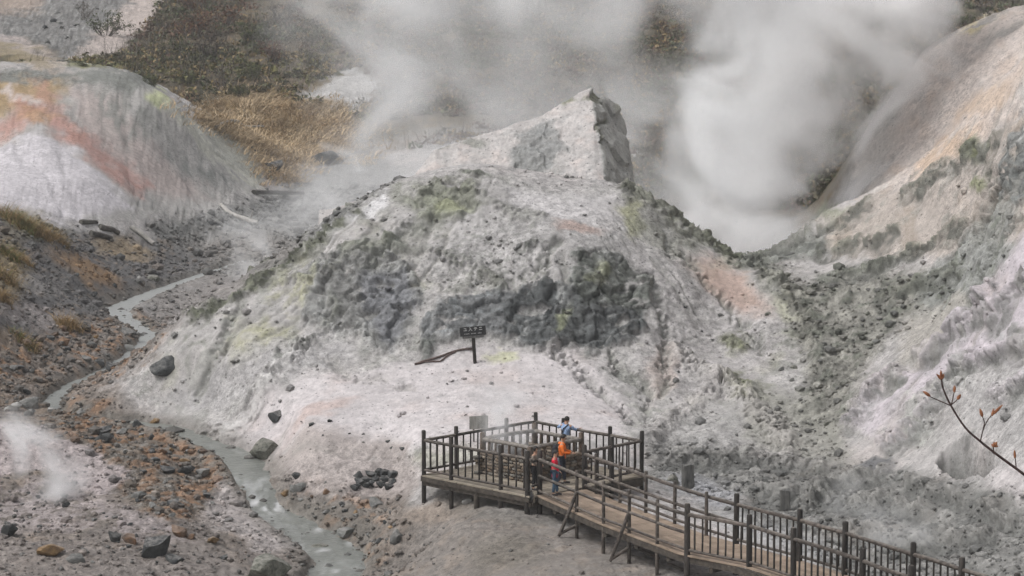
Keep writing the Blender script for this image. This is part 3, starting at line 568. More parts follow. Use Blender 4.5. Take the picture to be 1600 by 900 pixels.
# ------------------------------------------------------------------ the stream bed
def stream_path(spec, step=.12):
    spec = [(u, v, w * .56) for u, v, w in spec]
    P = [hit0(u, v) for u, v, _ in spec]; W = [w for _, _, w in spec]
    out, ww = [], []
    for i in range(len(P) - 1):
        p0, p1, p2, p3 = P[max(i - 1, 0)], P[i], P[i + 1], P[min(i + 2, len(P) - 1)]
        n = max(2, int((p2 - p1).length / step))
        for k in range(n):
            t = k / n
            out.append(.5 * ((2 * p1) + (p2 - p0) * t + (2 * p0 - 5 * p1 + 4 * p2 - p3) * t * t + (3 * p1 - p0 - 3 * p2 + p3) * t ** 3)); ww.append(W[i] + (W[i + 1] - W[i]) * t)
    z = [p.z - .16 for p in out]
    for i in range(1, len(z)): z[i] = min(z[i], z[i - 1] - .002)
    for i, p in enumerate(out): p.z = z[i]
    return out, ww
STREAMS = [stream_path([(405, 398, 0.50), (330, 422, 0.68), (270, 442, 0.68), (215, 462, 0.93), (180, 478, 1.18), (205, 502, 0.93), (232, 522, 0.74), (200, 548, 0.68), (160, 572, 0.68), (110, 598, 0.68), (80, 625, 0.56), (130, 645, 0.37), (200, 652, 0.56), (262, 662, 0.68), (325, 685, 0.93), (375, 712, 1.05), (400, 745, 1.05), (415, 785, 0.93), (455, 812, 1.24), (500, 838, 1.61), (530, 866, 1.49), (520, 900, 1.36), (500, 950, 1.36)])]
dS = np.full(Z0.shape, 1e9); zS = np.zeros(Z0.shape); wS = np.ones(Z0.shape)
for pts, ww in STREAMS:
    A = np.array([tuple(p) for p in pts])
    rr = (y_ax > 70) & (y_ax < 185)
    cc_ = (s_ax < .02)
    ix = np.ix_(rr, cc_)
    xs, ys = X0[ix], Y0[ix]; d = np.full(xs.shape, 1e9); zz = np.zeros(xs.shape); w_ = np.ones(xs.shape)
    for (x, y, z), w in zip(A[::1], ww[::1]):
        q = (xs - x) ** 2 + (ys - y) ** 2; m = q < d; d[m] = q[m]; zz[m] = z; w_[m] = w
    dS[ix] = np.sqrt(d); zS[ix] = zz; wS[ix] = w_
bed = smooth(1.55, .75, dS / wS + .55 * patch2 + .35 * patch)
wet = np.maximum(bed * .8, 0)

# ------------------------------------------------------------------ relief
disp = .10 * fbm(P0, .5, 4, 80) + .05 * fbm(P0, 1.8, 4, 84) + .016 * ridged(P0, 4, 3, 88)
def ledges(n, k, w=.22):
    t = n * k; f = np.floor(t); return (f + smooth(0, w, t - f)) / k
led = ledges(fbm(P0, .42, 5, 140), 9); led2 = ledges(fbm(P0, 1.3, 4, 145), 5)
calm = 1 - .65 * np.clip(pale_front + poly([(-80, 655), (60, 672), (140, 705), (205, 750), (80, 740), (-80, 745)], 8), 0, 1)
rough_ = calm * smooth(-.25, .3, perlin(P0, .22, 147)); disp = disp * (.35 + .65 * calm) + rough_ * (.42 * (led - fbm(P0, .42, 5, 140)) + .10 * led2)
# rain runnels down the slopes
th = np.arctan2(X0 - .5, 112.5 - Y0)
G_ = np.stack([th * 7.5, .10 * Z0, .06 * Y0], -1).astype(np.float32)
G_[..., 0] += .35 * patch; run1 = 1 - np.abs(fbm(G_, 1.0, 2, 150)) * 2.6; run2 = 1 - np.abs(perlin(G_, 2.9, 155)) * 2.4
slope_m = mound * smooth(.95, .80, NR0[..., 2]) * (1 - rock)
gl = slope_m * (smooth(.5, 1, run1) * .12 * smooth(-.2, .3, perlin(P0, .15, 157)) + smooth(.6, 1, run2) * .05 * smooth(-.1, .4, perlin(P0, .2, 158)))
H_ = np.stack([(X0 * .55 - Y0 * .83) * .42, (X0 * .83 + Y0 * .55) * .07, Z0 * .04], -1).astype(np.float32); H_[..., 0] += .3 * patch
r3 = 1 - np.abs(fbm(H_, 1.0, 2, 160)) * 2.6
rsm = np.maximum(rh, np.maximum(rs, wh)); gl = gl + rsm * (smooth(.5, 1, r3) * .16 * smooth(-.2, .3, perlin(P0, .15, 167))) + hill * smooth(.5, 1, 1 - np.abs(fbm(np.stack([X0 * .35 + .1 * Y0, Z0 * .1, Y0 * .05], -1).astype(np.float32), 1, 2, 165)) * 2.5) * .06
disp -= gl
disp += featH
over(smooth(.03, .12, gl) * (1 - .7 * hill), c3(.23, .225, .205), .5); over(smooth(.03, .0, gl) * slope_m * thr(patch2, .1, .4), c3(.47, .45, .44), .35)
lump = np.maximum(fbm(P0, 1.3, 4, 100), -.15) * .9 + .35 * ridged(P0, 2.4, 3, 104)
disp = disp * (1 + .5 * smooth(112, 200, Y0)) + crust * (.34 * lump + .06) + rub * .12 * ridged(P0, 2.2, 4, 108)
sel = rock > .03; Ps = P0[sel] * np.array([1, 1, 1.25], np.float32) + .25 * np.stack([perlin(P0[sel], .9, 171), perlin(P0[sel], .9, 172), perlin(P0[sel], .9, 173)], -1)
b1, t1, k1 = blocks(Ps, 1.25, 3); b2, t2, k2 = blocks(Ps, .5, 5); rn = b1 * .20 + b2 * .22 + .26 * ridged(P0[sel] * np.array([1, 1, .7], np.float32), .7, 6, 90) + .02
tmp = np.zeros(Z0.shape, np.float32); tmp[sel] = rn - .15 * smooth(.10, .0, k1); disp = disp + smooth(.05, .9, rock) * tmp
tn = np.ones(Z0.shape, np.float32); tn[sel] = (.88 + .24 * t1) * (.92 + .16 * t2); col *= (1 + (tn - 1) * smooth(.2, .7, rock))[..., None] * (1 + smooth(.1, .6, rock) * (.55 * ridged(P0, 2.6, 5, 195) - .05))[..., None]
sel = (crust > .04) | (rub > .35); q_ = P0[sel]; b3, t3, k3 = blocks(q_, .42, 9); tmp[:] = 0; tmp[sel] = b3 * .5; disp = disp + np.maximum(crust, .45 * rub) * tmp
tn[:] = 1; tn[sel] = .65 + .7 * t3; col *= (1 + (tn - 1) * np.maximum(smooth(.1, .5, crust), .7 * rub))[..., None]
disp += mound * calm * .55 * fbm(P0, .24, 3, 197) + (rsm + gul) * .5 * fbm(P0, .22, 4, 199) + rsm * .30 * (led - fbm(P0, .42, 5, 140))
disp += smooth(205, 225, Y0) * (.9 * fbm(P0, .12, 4, 111))
disp += hill * .14 * fbm(P0, .45, 4, 115)
disp = disp * smooth(40, 60, Y0)
ZF = Z0 - pit * 1.3 * smooth(60, 70, Y0)
PF = P0.copy(); PF[..., 2] = ZF
PF = PF + NR0 * disp[..., None].astype(np.float32)
lim = zS + .10 + .8 * np.maximum(dS - wS * 1.2, 0) + .10 * patch2; nearS = smooth(2.6, 1.4, dS)
PF[..., 2] = np.where(nearS > 0, PF[..., 2] * (1 - nearS) + np.minimum(PF[..., 2], lim) * nearS, PF[..., 2])
bedz = zS - .12
bank = smooth(3.0, 1.5, dS / wS) * (1 - bed)
PF[..., 2] = np.maximum(PF[..., 2], np.where(bank > 0, PF[..., 2] * (1 - bank) + (zS + .07 + .05 * patch2) * bank, -99))
PF[..., 2] = np.where(bed > 0, PF[..., 2] * (1 - bed) + np.minimum(PF[..., 2], bedz) * bed, PF[..., 2])
over(np.clip(smooth(2.6, 1.4, dS / wS + .5 * patch2), 0, 1) * .6, c3(.13, .12, .105)); over(bed * .8, c3(.20, .185, .165)); rub = rub * (1 - bed)
col = np.clip(col, .01, .85)
NRF = normals(PF)
# ------------------------------------------------------------------ the sheet as named pieces of ground
nr = len(y_ax)
ii, jj = np.meshgrid(np.arange(nr - 1), np.arange(NS - 1), indexing='ij')
Q = np.stack([ii * NS + jj, ii * NS + jj + 1, (ii + 1) * NS + jj + 1, (ii + 1) * NS + jj], -1).reshape(-1, 4)
Uc, Vc, Yc = U0[:-1, :-1].ravel(), V0[:-1, :-1].ravel(), Y0[:-1, :-1].ravel()
kind = np.zeros(len(Q), int)
kind[(mound[:-1, :-1].ravel() > .5)] = 1
kind[((Uc > 1290) & (Vc < 700) & (Yc < 118) & (Yc > 75))] = 2
kind[((rh[:-1, :-1].ravel() > .5) | ((Uc > 1322) & (Yc > 112) & (Yc < 150)))] = 3
kind[(hill[:-1, :-1].ravel() > .5)] = 4
kind[(Yc > 206)] = 5
TERRAIN = []
for k, nm in enumerate(['valley_ground', 'mound_hill', 'slope_hillside', 'scree_hill', 'stained_hill', 'brush_hillside']):
    q = Q[kind == k]; used, inv = np.unique(q, return_inverse=True)
    me = np_mesh(nm, PF.reshape(-1, 3)[used], inv.reshape(-1, 4), M_GROUND, True, col.reshape(-1, 3)[used], {'wet': wet.ravel()[used], 'grain': grain.ravel()[used]})
    o = mesh_obj(nm, me); tag(o, kind='structure'); TERRAIN.append(o)

# ------------------------------------------------------------------ the split peak behind the mound (its own sheet, cliff on one side)
RG = [at(*q) for q in ((520, 330, 113.5), (600, 300, 115.5), (640, 286, 116.3), (680, 236, 117.2), (740, 217, 117.8), (800, 200, 118.1), (850, 182, 118.5), (880, 163, 118.8), (905, 148, 119), (925, 138, 119.2), (960, 130, 119.8), (1000, 120, 120))]
rx, ry, rz_ = [np.array([p[i] for p in RG]) for i in range(3)]; rz_ = rz_ + .14
ca, cb_, cd_ = at(925, 139, 119.2), at(966, 306, 114.6), at(971, 186, 121.2)
cn = (cb_ - ca).cross(cd_ - ca); cn = cn if cn.x > 0 else -cn
def smin(a, b, k): h = np.clip(.5 + .5 * (b - a) / k, 0, 1); return b * (1 - h) + a * h - k * h * (1 - h)
def peak_z(X, Y):
    zr, yr = np.interp(X, rx, rz_), np.interp(X, rx, ry)
    front = zr - .74 * (yr - Y) - .05 * np.maximum(0, yr - Y) ** 1.3; back = zr - 1.1 * (Y - yr)
    cl = ca.z - (cn.x * (X - ca.x) + cn.y * (Y - ca.y)) / cn.z
    rt = 11.7 - 9.0 * (X - 5.42)
    return np.maximum(smin(smin(front, back, .35), smin(cl, rt, .2), .25), 1.5)
xa, ya = np.linspace(-9, 8.0, 460), np.linspace(109.5, 125.5, 330)
Xp, Yp = np.meshgrid(xa, ya); Zp = peak_z(Xp, Yp)
Pp = np.stack([Xp, Yp, Zp], -1).astype(np.float32); Np = normals(Pp); Up, Vp = survey(Pp)
pblob, ppoly, pline = zone_tools(Pp, Up, Vp)
_keep = (col, patch, patch2, fine)
p2, pf = fbm(Pp, 1.3, 5, 150), fbm(Pp, 4.5, 4, 160)
pr = ridged(Pp * np.array([1.6, 1.6, .22], np.float32), .8, 5, 170)
col = np.empty(Pp.shape, np.float32); col[:] = c3(.43, .405, .39)
over(thr(p2, .0, .4), c3(.47, .42, .395), .8); over(thr(-p2, .1, .4), c3(.38, .37, .36), .6); over(thr(pf, .2, .45), c3(.24, .235, .225), .4)
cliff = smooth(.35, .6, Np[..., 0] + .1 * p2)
over(cliff, c3(.25, .252, .242), .92); over(cliff * thr(pr, .05, .5), c3(.33, .325, .305), .7); over(cliff * thr(-pr, .15, .5), c3(.14, .145, .137), .75)  # grey rock, with the shade of this side put into the colour too
grey = ppoly([(795, 250), (810, 215), (845, 188), (872, 200), (885, 230), (870, 262), (830, 275), (800, 270)], 7)
over(grey, c3(.22, .225, .22), .8); over(ppoly([(800, 240), (880, 250), (890, 290), (800, 280)], 12) * thr(pr, .1, .5), c3(.23, .23, .22), .7)
dk = np.maximum(pline([(925, 142), (932, 170), (937, 200), (940, 232)], 3.0, .8), pblob(925, 150, 8, 12)); over(dk, c3(.13, .13, .10), .9)
over(pblob(886, 154, 12, 5, -30), c3(.17, .18, .12), .8); over(pblob(735, 224, 22, 7), c3(.18, .185, .16), .7); over(pblob(690, 232, 14, 6), c3(.18, .185, .16), .7); over(pline([(905, 148), (940, 152), (972, 186)], 4, .8), c3(.28, .28, .22), .5)
pb_, pt_, pk_ = blocks(Pp.reshape(-1, 3), 1.3, 21); pb_ = pb_.reshape(Xp.shape)
dp = .07 * fbm(Pp, .7, 4, 180) + cliff * .16 * pb_ + grey * .12 * pb_ + .05 * ridged(Pp, 2.2, 4, 184) + cliff * .14 * pr + ppoly([(790, 200), (880, 190), (900, 290), (800, 290)], 14) * .16 * ridged(Pp * np.array([1.0, 1, 1.6], np.float32), 1.4, 3, 190) - dk * .18
Pp = Pp + Np * dp[..., None].astype(np.float32)
h, w = Xp.shape; ii, jj = np.meshgrid(np.arange(h - 1), np.arange(w - 1), indexing='ij')
Qp = np.stack([ii * w + jj, ii * w + jj + 1, (ii + 1) * w + jj + 1, (ii + 1) * w + jj], -1).reshape(-1, 4)
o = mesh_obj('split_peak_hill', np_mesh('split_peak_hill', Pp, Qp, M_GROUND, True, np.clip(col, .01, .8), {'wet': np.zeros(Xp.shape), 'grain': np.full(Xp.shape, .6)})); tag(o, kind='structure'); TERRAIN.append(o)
col, patch, patch2, fine = _keep

# ------------------------------------------------------------------ finding the finished ground
bpy.context.view_layer.update()
def hit(u, v):
    d = ray(u, v).normalized(); best = None; o0 = Vector((0, 0, CAM_Z)) + d * 30
    for t in TERRAIN:
        ok, p, nn, _ = t.ray_cast(o0, d)
        if ok and (best is None or p.y < best[0].y): best = (p, nn)
    return best if best else (at(u, v, 200), Vector((0, 0, 1)))
def drop(x, y, z0=60):
    best = None
    for t in TERRAIN:
        ok, p, nn, _ = t.ray_cast(Vector((x, y, z0)), Vector((0, 0, -1)))
        if ok and (best is None or p.z > best.z): best = p
    return best if best else Vector((x, y, 0))
# ------------------------------------------------------------------ stream water
def mat_water():
    m, n, l, b = new_mat("milky stream water")
    a = n.new('ShaderNodeAttribute'); a.attribute_name = 'albedo'
    l.new(a.outputs['Color'], b.inputs['Base Color']); b.inputs['Roughness'].default_value = .38; b.inputs['Specular IOR Level'].default_value = .4
    geo = n.new('ShaderNodeNewGeometry'); t = n.new('ShaderNodeTexNoise'); t.inputs['Scale'].default_value = 3.5; t.inputs['Detail'].default_value = 5
    l.new(geo.outputs['Position'], t.inputs['Vector'])
    bp = n.new('ShaderNodeBump'); bp.inputs['Strength'].default_value = .55; bp.inputs['Distance'].default_value = .12
    l.new(t.outputs[0], bp.inputs['Height']); l.new(bp.outputs[0], b.inputs['Normal']); return m
M_WATER = mat_water()
pts, ww = STREAMS[0]
V, F, K = [], [], 14
for i, (p, w) in enumerate(zip(pts, ww)):
    t = (pts[min(i + 3, len(pts) - 1)] - pts[max(i - 3, 0)]); t.z = 0; t.normalize(); s = Vector((t.y, -t.x, 0))
    for k in range(K + 1):
        q = p + s * (w * 1.35 * (2 * k / K - 1)); V.append((q.x, q.y, p.z))
V = np.array(V); n_ = len(pts)
V[:, 2] += .035 * fbm(V, 1.5, 3, 200)
for i in range(n_ - 1):
    for k in range(K): F.append((i * (K + 1) + k, i * (K + 1) + k + 1, (i + 1) * (K + 1) + k + 1, (i + 1) * (K + 1) + k))
dz = np.gradient(np.array([p.z for p in pts])); ln = np.array([(pts[min(i + 1, n_ - 1)] - pts[max(i - 1, 0)]).length / 2 + 1e-6 for i in range(n_)])
steep = np.repeat(smooth(.06, .22, -dz / ln), K + 1)
uw, vw = survey(V); fo = np.zeros(len(V))
for u, v, r in [(420, 790, 30), (405, 785, 18), (475, 857, 16), (555, 848, 18), (505, 862, 14), (500, 828, 10), (520, 895, 20)]:
    fo = np.maximum(fo, smooth(1.2, .3, np.hypot((uw - u) / r, (vw - v) / (r * .5))))
foam = np.clip((steep * .35 + fo * .6) * thr(fbm(V * np.array([1, .5, 1]), 2.6, 4, 205), -.1, .3), 0, 1)[:, None]
cw = np.array([.165, .17, .155]) * (1 + .25 * fbm(V, .8, 4, 210))[:, None]
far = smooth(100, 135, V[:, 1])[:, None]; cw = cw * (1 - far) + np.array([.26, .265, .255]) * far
cw = cw * (1 - foam) + .52 * foam
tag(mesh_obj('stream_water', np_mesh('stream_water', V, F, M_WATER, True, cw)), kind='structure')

# ------------------------------------------------------------------ rocks
def rock_mesh(name, seed, mat, sub=3, cuts=11, squash=(1, .8, .7)):
    rg = random.Random(seed)
    bm = bmesh.new(); bmesh.ops.create_icosphere(bm, subdivisions=sub, radius=1.0)
    P = np.array([tuple(v.co) for v in bm.verts])
    for _ in range(cuts):
        nrm = np.array([rg.gauss(0, 1), rg.gauss(0, 1), rg.gauss(0, 1)]); nrm /= np.linalg.norm(nrm); d = rg.uniform(.42, .8)
        k = P @ nrm; m = k > d; P[m] -= np.outer(k[m] - d, nrm) * .92
    L = np.linalg.norm(P, axis=1, keepdims=True)
    P *= 1 + (.16 * fbm(P, 1.3, 3, seed) + .07 * ridged(P, 3.5, 3, seed + 5))[:, None]
    P *= np.array(squash); P /= np.abs(P[:, :2]).max()
    P[:, 2] -= P[:, 2].min() * .78
    for v, p in zip(bm.verts, P): v.co = p
    me = bpy.data.meshes.new(name); bm.to_mesh(me); bm.free()
    me.polygons.foreach_set('use_smooth', [True] * len(me.polygons))
    try: me.set_sharp_from_angle(angle=R(38))
    except Exception: pass
    me.materials.append(mat); return me
M_ROCK = {'dark': mat_rock("dark lava stone", (.030, .032, .033), (.075, .077, .075), 4.5),
          'grey': mat_rock("grey stone", (.105, .107, .102), (.205, .20, .188), 4),
          'rust': mat_rock("iron stained stone", (.075, .06, .05), (.20, .115, .065), 3.0),
          'ochre': mat_rock("ochre stained stone", (.13, .085, .05), (.28, .18, .085), 3.0),
          'pale': mat_rock("pale stone", (.27, .265, .25), (.42, .41, .39), 4),
          'crust': mat_rock("crusted grey green stone", (.07, .073, .06), (.24, .235, .20), 5.0, 1.0)}
ROCKS = {}
for k, m in M_ROCK.items():
    ROCKS[k] = [rock_mesh('rock', 100 + 31 * i + 7 * len(k), m, 3, 14 + 2 * i, [(1, .85, .75), (1, .7, .55), (1, .9, .62), (1, .75, .9), (1, .62, .48)][i]) for i in range(5)]
def put_rock(u, v, w, h, kind, label, group=None, cat='rock', name='rock', var=None, rz=None, tilt=0.0, sink=.24):
    p, nn = hit(u, v)
    d = p.y / FPX
    me = random.choice(ROCKS[kind]) if var is None else ROCKS[kind][var]
    o = bpy.data.objects.new(name, me); COL.objects.link(o)
    co = np.empty(len(me.vertices) * 3, np.float32); me.vertices.foreach_get('co', co); H = co[2::3].max()
    sx = w * d * .5
    sz = (h * d) / H * .92
    sy = sx * random.uniform(.85, 1.1)
    o.scale = (sx, sy, sz)
    o.rotation_euler = (random.uniform(-.12, .12) + tilt * .3, tilt + random.uniform(-.1, .1), random.uniform(-.5, .5) + (math.pi if random.random() < .5 else 0) if rz is None else rz)
    o.location = p - Vector((0, 0, sz * H * sink)) + Vector((0, sy * .5, 0)) * .6
    tag(o, label, cat, group); return o
B = 'boulder'
HAND = [
 (240, 868, 56, 48, 'dark', 'largest dark pitted boulder in the lower left, standing over smaller brown stones', B, 3),
 (203, 848, 26, 21, 'rust', 'reddish brown stone leaning against the left side of the largest dark boulder', 'rock', 0),
 (178, 845, 22, 24, 'dark', 'small dark stone just left of the reddish brown stone and largest boulder', 'rock', 3),
 (80, 868, 48, 26, 'ochre', 'flat orange and mustard stained rock lying alone in the lower left gravel', 'rock', 2),
 (119, 880, 32, 21, 'grey', 'rounded grey rock right of the flat orange rock', 'rock', 0),
 (12, 838, 30, 30, 'dark', 'dark brown block cut by the left edge below the pale hump', B, 0),
 (281, 838, 30, 26, 'rust', 'half dark half rust coloured angular rock behind the largest boulder', 'rock', 3),
 (298, 842, 18, 12, 'rust', 'little rusty stone touching the half dark half rust rock', 'rock', 1),
 (333, 848, 22, 14, 'ochre', 'small tan and ochre stone right of the rusty pair', 'rock', 2),
 (272, 878, 36, 18, 'dark', 'low dark slab at the foot of the largest boulder on its right', 'rock', 1),
 (418, 902, 82, 52, 'crust', 'big rough lumpy grey outcrop rock at the bottom edge beside the stream', B, 2),
 (163, 692, 32, 22, 'dark', 'lower of two stacked dark stones on the rusty gravel', 'rock', 0),
 (161, 680, 30, 22, 'dark', 'rounded dark stone sitting on top of another among rusty gravel', 'rock', 3),
 (260, 578, 56, 34, 'dark', 'black wedge shaped boulder on the pale left foot of the mound', B, 4),
 (432, 655, 30, 22, 'dark', 'black rounded boulder alone on the pale slope above the mossy one', B, 3),
 (416, 714, 66, 42, 'crust', 'dark crusted boulder with mossy base at the stream bend', B, 0),
 (620, 848, 38, 26, 'grey', 'tilted grey slab standing by the stream below the viewing platform', B, 4),
 (588, 792, 32, 22, 'grey', 'leaning grey slab below the heap of dark stones', 'rock', 1),
 (540, 838, 34, 20, 'grey', 'flat grey rock in mid stream above the small cascade', 'rock', 2),
 (500, 860, 38, 14, 'crust', 'long low mossy rock that splits the small cascade', 'rock', 1),
 (468, 768, 32, 20, 'grey', 'smooth bluish grey stone at the head of the rusty bank', 'rock', 0),
 (445, 775, 16, 14, 'ochre', 'brown ochre stone beside the smooth bluish grey stone', 'rock', 2),
 (508, 256, 46, 30, 'dark', 'big round dark boulder at the edge of the dry reeds, in the far steam', B, 0),
 (428, 266, 28, 24, 'dark', 'dark boulder in front of the dry reeds left of the far steam', B, 3),
 (330, 350, 20, 12, 'dark', 'low dark stone beside the white driftwood log', 'rock', 1),
 (200, 522, 34, 14, 'grey', 'long flat grey stone lying across the upper stream', 'rock', 1),
 (226, 526, 28, 10, 'dark', 'thin dark flat stone jutting into the upper stream', 'rock', 4),
 (200, 549, 24, 15, 'grey', 'rounded grey stone in the upper stream below the flat ones', 'rock', 0),
 (172, 578, 18, 14, 'dark', 'dark stone in the stream below the rounded grey one', 'rock', 2),
 (134, 516, 20, 18, 'dark', 'dark upright block above the left edge of the stream', 'rock', 3),
 (22, 643, 32, 20, 'pale', 'pale grey smooth boulder behind the pink hump, at the far left', B, 0),
 (48, 640, 34, 28, 'grey', 'hazy rounded grey boulder next to the pale smooth one', B, 2),
 (30, 577, 16, 10, 'dark', 'small black stone on the left scree above the stream', 'rock', 2),
 (240, 438, 24, 12, 'crust', 'dark rock where the upper stream disappears', 'rock', 1),
 (144, 462, 20, 10, 'dark', 'dark stone above the wide white stretch of the upper stream', 'rock', 1),
 (262, 738, 28, 16, 'dark', 'dark angular rock in the middle of the rusty gravel bank', 'rock', 3),
 (292, 740, 30, 18, 'dark', 'dark oval rock near the stream edge of the rusty bank', 'rock', 0),
 (316, 742, 26, 14, 'grey', 'grey oval rock next to the dark oval one', 'rock', 2),
 (216, 780, 28, 18, 'grey', 'grey block half veiled by the low steam', 'rock', 0),
 (270, 790, 22, 16, 'dark', 'dark round stone on the orange earth of the bank', 'rock', 3),
 (103, 792, 14, 12, 'dark', 'lone dark stone on the crest of the lower pale hump', 'rock', 0),
 (818, 398, 1, 1, None, '', '', 0),
 (1052, 752, 20, 15, 'crust', 'small dark squarish block beside the taller wooden stump', 'rock', 3),
 (731, 786, 20, 12, 'pale', 'pale stone under the edge of the viewing platform', 'rock', 0),
]
for u, v, w, h, k, lab, cat, var in HAND:
    if k: put_rock(u, v, w, h, k, lab, None, cat, 'boulder' if cat == B else 'rock', var)
for i in range(15):         # the heap of dark stones below the platform
    r = i / 14; row = i % 3
    u = 583 + (i % 5 - 2) * 13 + random.uniform(-4, 4) + row * 3; v = 760 - row * 9 + abs(i % 5 - 2) * 2
    put_rock(u, v, random.uniform(17, 24), random.uniform(12, 16), 'dark', 'dark stone in the heap on the slope left of the viewing platform', 'heap of dark stones left of the platform')
def inpoly(poly_, u, v):
    c = False; n = len(poly_)
    for i in range(n):
        (x1, y1), (x2, y2) = poly_[i], poly_[(i + 1) % n]
        if (y1 > v) != (y2 > v) and u < (x2 - x1) * (v - y1) / (y2 - y1) + x1: c = not c
    return c
SCATTER = [
 ([(120, 640), (200, 645), (290, 680), (350, 730), (380, 775), (310, 800), (240, 820), (190, 770), (140, 700)], 58, 7, 24, dict(dark=.3, grey=.35, rust=.25, ochre=.1), 'stone among the rusty gravel between the pink hump and the stream', 'stones of the rusty gravel bank'),
 ([(0, 765), (80, 760), (190, 795), (230, 840), (120, 835), (0, 825)], 24, 5, 14, dict(dark=.9, grey=.1), 'small dark stone strewn over the lower pale hump', 'stones strewn over the lower hump'),
 ([(415, 735), (500, 750), (560, 775), (610, 800), (640, 850), (600, 895), (520, 880), (570, 830), (470, 790)], 30, 8, 24, dict(dark=.25, grey=.5, rust=.15, ochre=.1), 'stone crowding the right bank of the lower stream', 'stones of the right stream bank'),
 ([(60, 530), (180, 490), (240, 520), (190, 570), (110, 610), (0, 640), (0, 590)], 32, 6, 20, dict(dark=.45, grey=.3, rust=.2, ochre=.05), 'stone littering the left bank of the upper stream', 'stones of the upper stream bank'),
 ([(0, 400), (140, 360), (270, 375), (300, 420), (200, 455), (140, 520), (0, 560)], 16, 4, 13, dict(dark=.7, grey=.2, pale=.1), 'small stone scattered on the dark scree slope at the left', 'stones on the left scree slope'),
 ([(90, 845), (560, 850), (560, 897), (60, 897)], 20, 5, 17, dict(dark=.6, grey=.3, rust=.1), 'stone on the gravel along the bottom of the view', 'stones along the bottom gravel'),
 ([(480, 650), (640, 660), (650, 700), (560, 730), (480, 710)], 10, 5, 13, dict(dark=.8, grey=.2), 'small dark stone resting on the pale slope left of the platform', 'stones on the pale slope'),
 ([(1180, 450), (1280, 470), (1400, 450), (1340, 600), (1310, 690), (1230, 640)], 16, 5, 14, dict(crust=.6, grey=.4), 'crusted grey green stone in the gully right of the mound', 'stones in the gully'),
 ([(1010, 380), (1120, 430), (1200, 560), (1100, 620), (1020, 560)], 8, 4, 9, dict(dark=.6, crust=.4), 'small dark stone on the open right flank of the mound', 'stones on the right flank of the mound'),
 ([(0, 620), (110, 610), (160, 640), (90, 660), (0, 650)], 10, 8, 22, dict(grey=.6, rust=.2, pale=.2), 'stone between the upper stream and the pink hump', 'stones behind the pink hump'),
 ([(40, 20), (130, 5), (190, 20), (140, 70), (100, 90), (50, 60)], 14, 6, 18, dict(grey=.8, dark=.2), 'grey block in the far rocky gully at the top left', 'blocks in the far gully'),
 ([(350, 220), (420, 235), (440, 285), (390, 280)], 8, 6, 14, dict(dark=.5, crust=.5), 'dark stone at the left edge of the dry reeds', 'stones left of the dry reeds'),
]
for pl, n, a, b, mix, lab, grp in SCATTER:
    us, vs = [p[0] for p in pl], [p[1] for p in pl]; k = 0; guard = 0
    while k < n and guard < 4000:
        guard += 1
        u, v = random.uniform(min(us), max(us)), random.uniform(min(vs), max(vs))
        if not inpoly(pl, u, v): continue
        w = a + (b - a) * random.random() ** 2.2
        put_rock(u, v, w, w * random.uniform(.5, .85), random.choices(list(mix), list(mix.values()))[0], lab, grp); k += 1
# uncountable rubble: thousands of chips over the scree, the gully and the banks
bm = bmesh.new(); bmesh.ops.create_icosphere(bm, subdivisions=1, radius=1.0); IV = np.array([tuple(v.co) for v in bm.verts]); IF = np.array([[v.index for v in f.verts] for f in bm.faces]); bm.free()
w_ = (rub ** 1.3) * (Y0 > 62) * (Y0 < 190) * (U0 > -60) * (U0 < 1660) * (V0 < 960) * (1 - bed)
w_ = w_ * np.gradient(y_ax)[:, None] * wx(y_ax)[:, None] * (95 / np.maximum(Y0, 60)) ** 1.4 + 0
base_w = ((Y0 > 62) & (Y0 < 112) & (bed < .1)) * np.gradient(y_ax)[:, None] * wx(y_ax)[:, None] * .10 * smooth(0, .5, patch + .2)
w_ = (w_ + base_w).ravel(); w_ /= w_.sum(); NRUB = 19000
idx = rng.choice(w_.size, NRUB, p=w_); pos = PF.reshape(-1, 3)[idx]; gcol = col.reshape(-1, 3)[idx]
sz = np.clip(.036 * np.exp(.65 * rng.normal(size=NRUB)), .02, .22) * (pos[:, 1] / 95)
Vr = IV[None] * (1 + .35 * (rng.random((NRUB, len(IV), 1)) - .5)); Vr = Vr * (sz[:, None] * (1 + .5 * (rng.random((NRUB, 3)) - .5)))[:, None, :] * np.array([1.2, 1.2, .8])
NB = 650; bw = ((bed > .35) & (Y0 > 76) & (Y0 < 140)).ravel() * (np.gradient(y_ax)[:, None] * wx(y_ax)[:, None] * np.ones_like(X0)).ravel(); ib = rng.choice(bw.size, NB, p=bw / bw.sum())
pos[:NB] = PF.reshape(-1, 3)[ib]; sz[:NB] = .09 + .16 * rng.random(NB) ** 2; gcol[:NB] = np.array([.13, .125, .115])
pos = pos + rng.normal(size=pos.shape) * np.array([.05, .05, 0]); Vr = Vr + pos[:, None, :] + np.array([0, 0, .3]) * sz[:, None, None]
tone = rng.random((NRUB, 1)); gcol = np.clip(gcol, .05, .5)
cr_ = np.where(tone < .3, np.array([[.075, .075, .072]]) * (1 + .6 * rng.random((NRUB, 1))), np.where(tone < .88, gcol * (.55 + .5 * rng.random((NRUB, 1))), gcol * 1.25))
cr_ = cr_ * .65 + gcol * .3
Fr = (IF[None] + (np.arange(NRUB) * len(IV))[:, None, None]).reshape(-1, 3)
M_RUB = mat_attr("loose stone chips", .95, .75, 1.2, 9)
tag(mesh_obj('rubble', np_mesh('rubble', Vr.reshape(-1, 3), Fr, M_RUB, False, np.repeat(cr_, len(IV), 0))), kind='stuff')
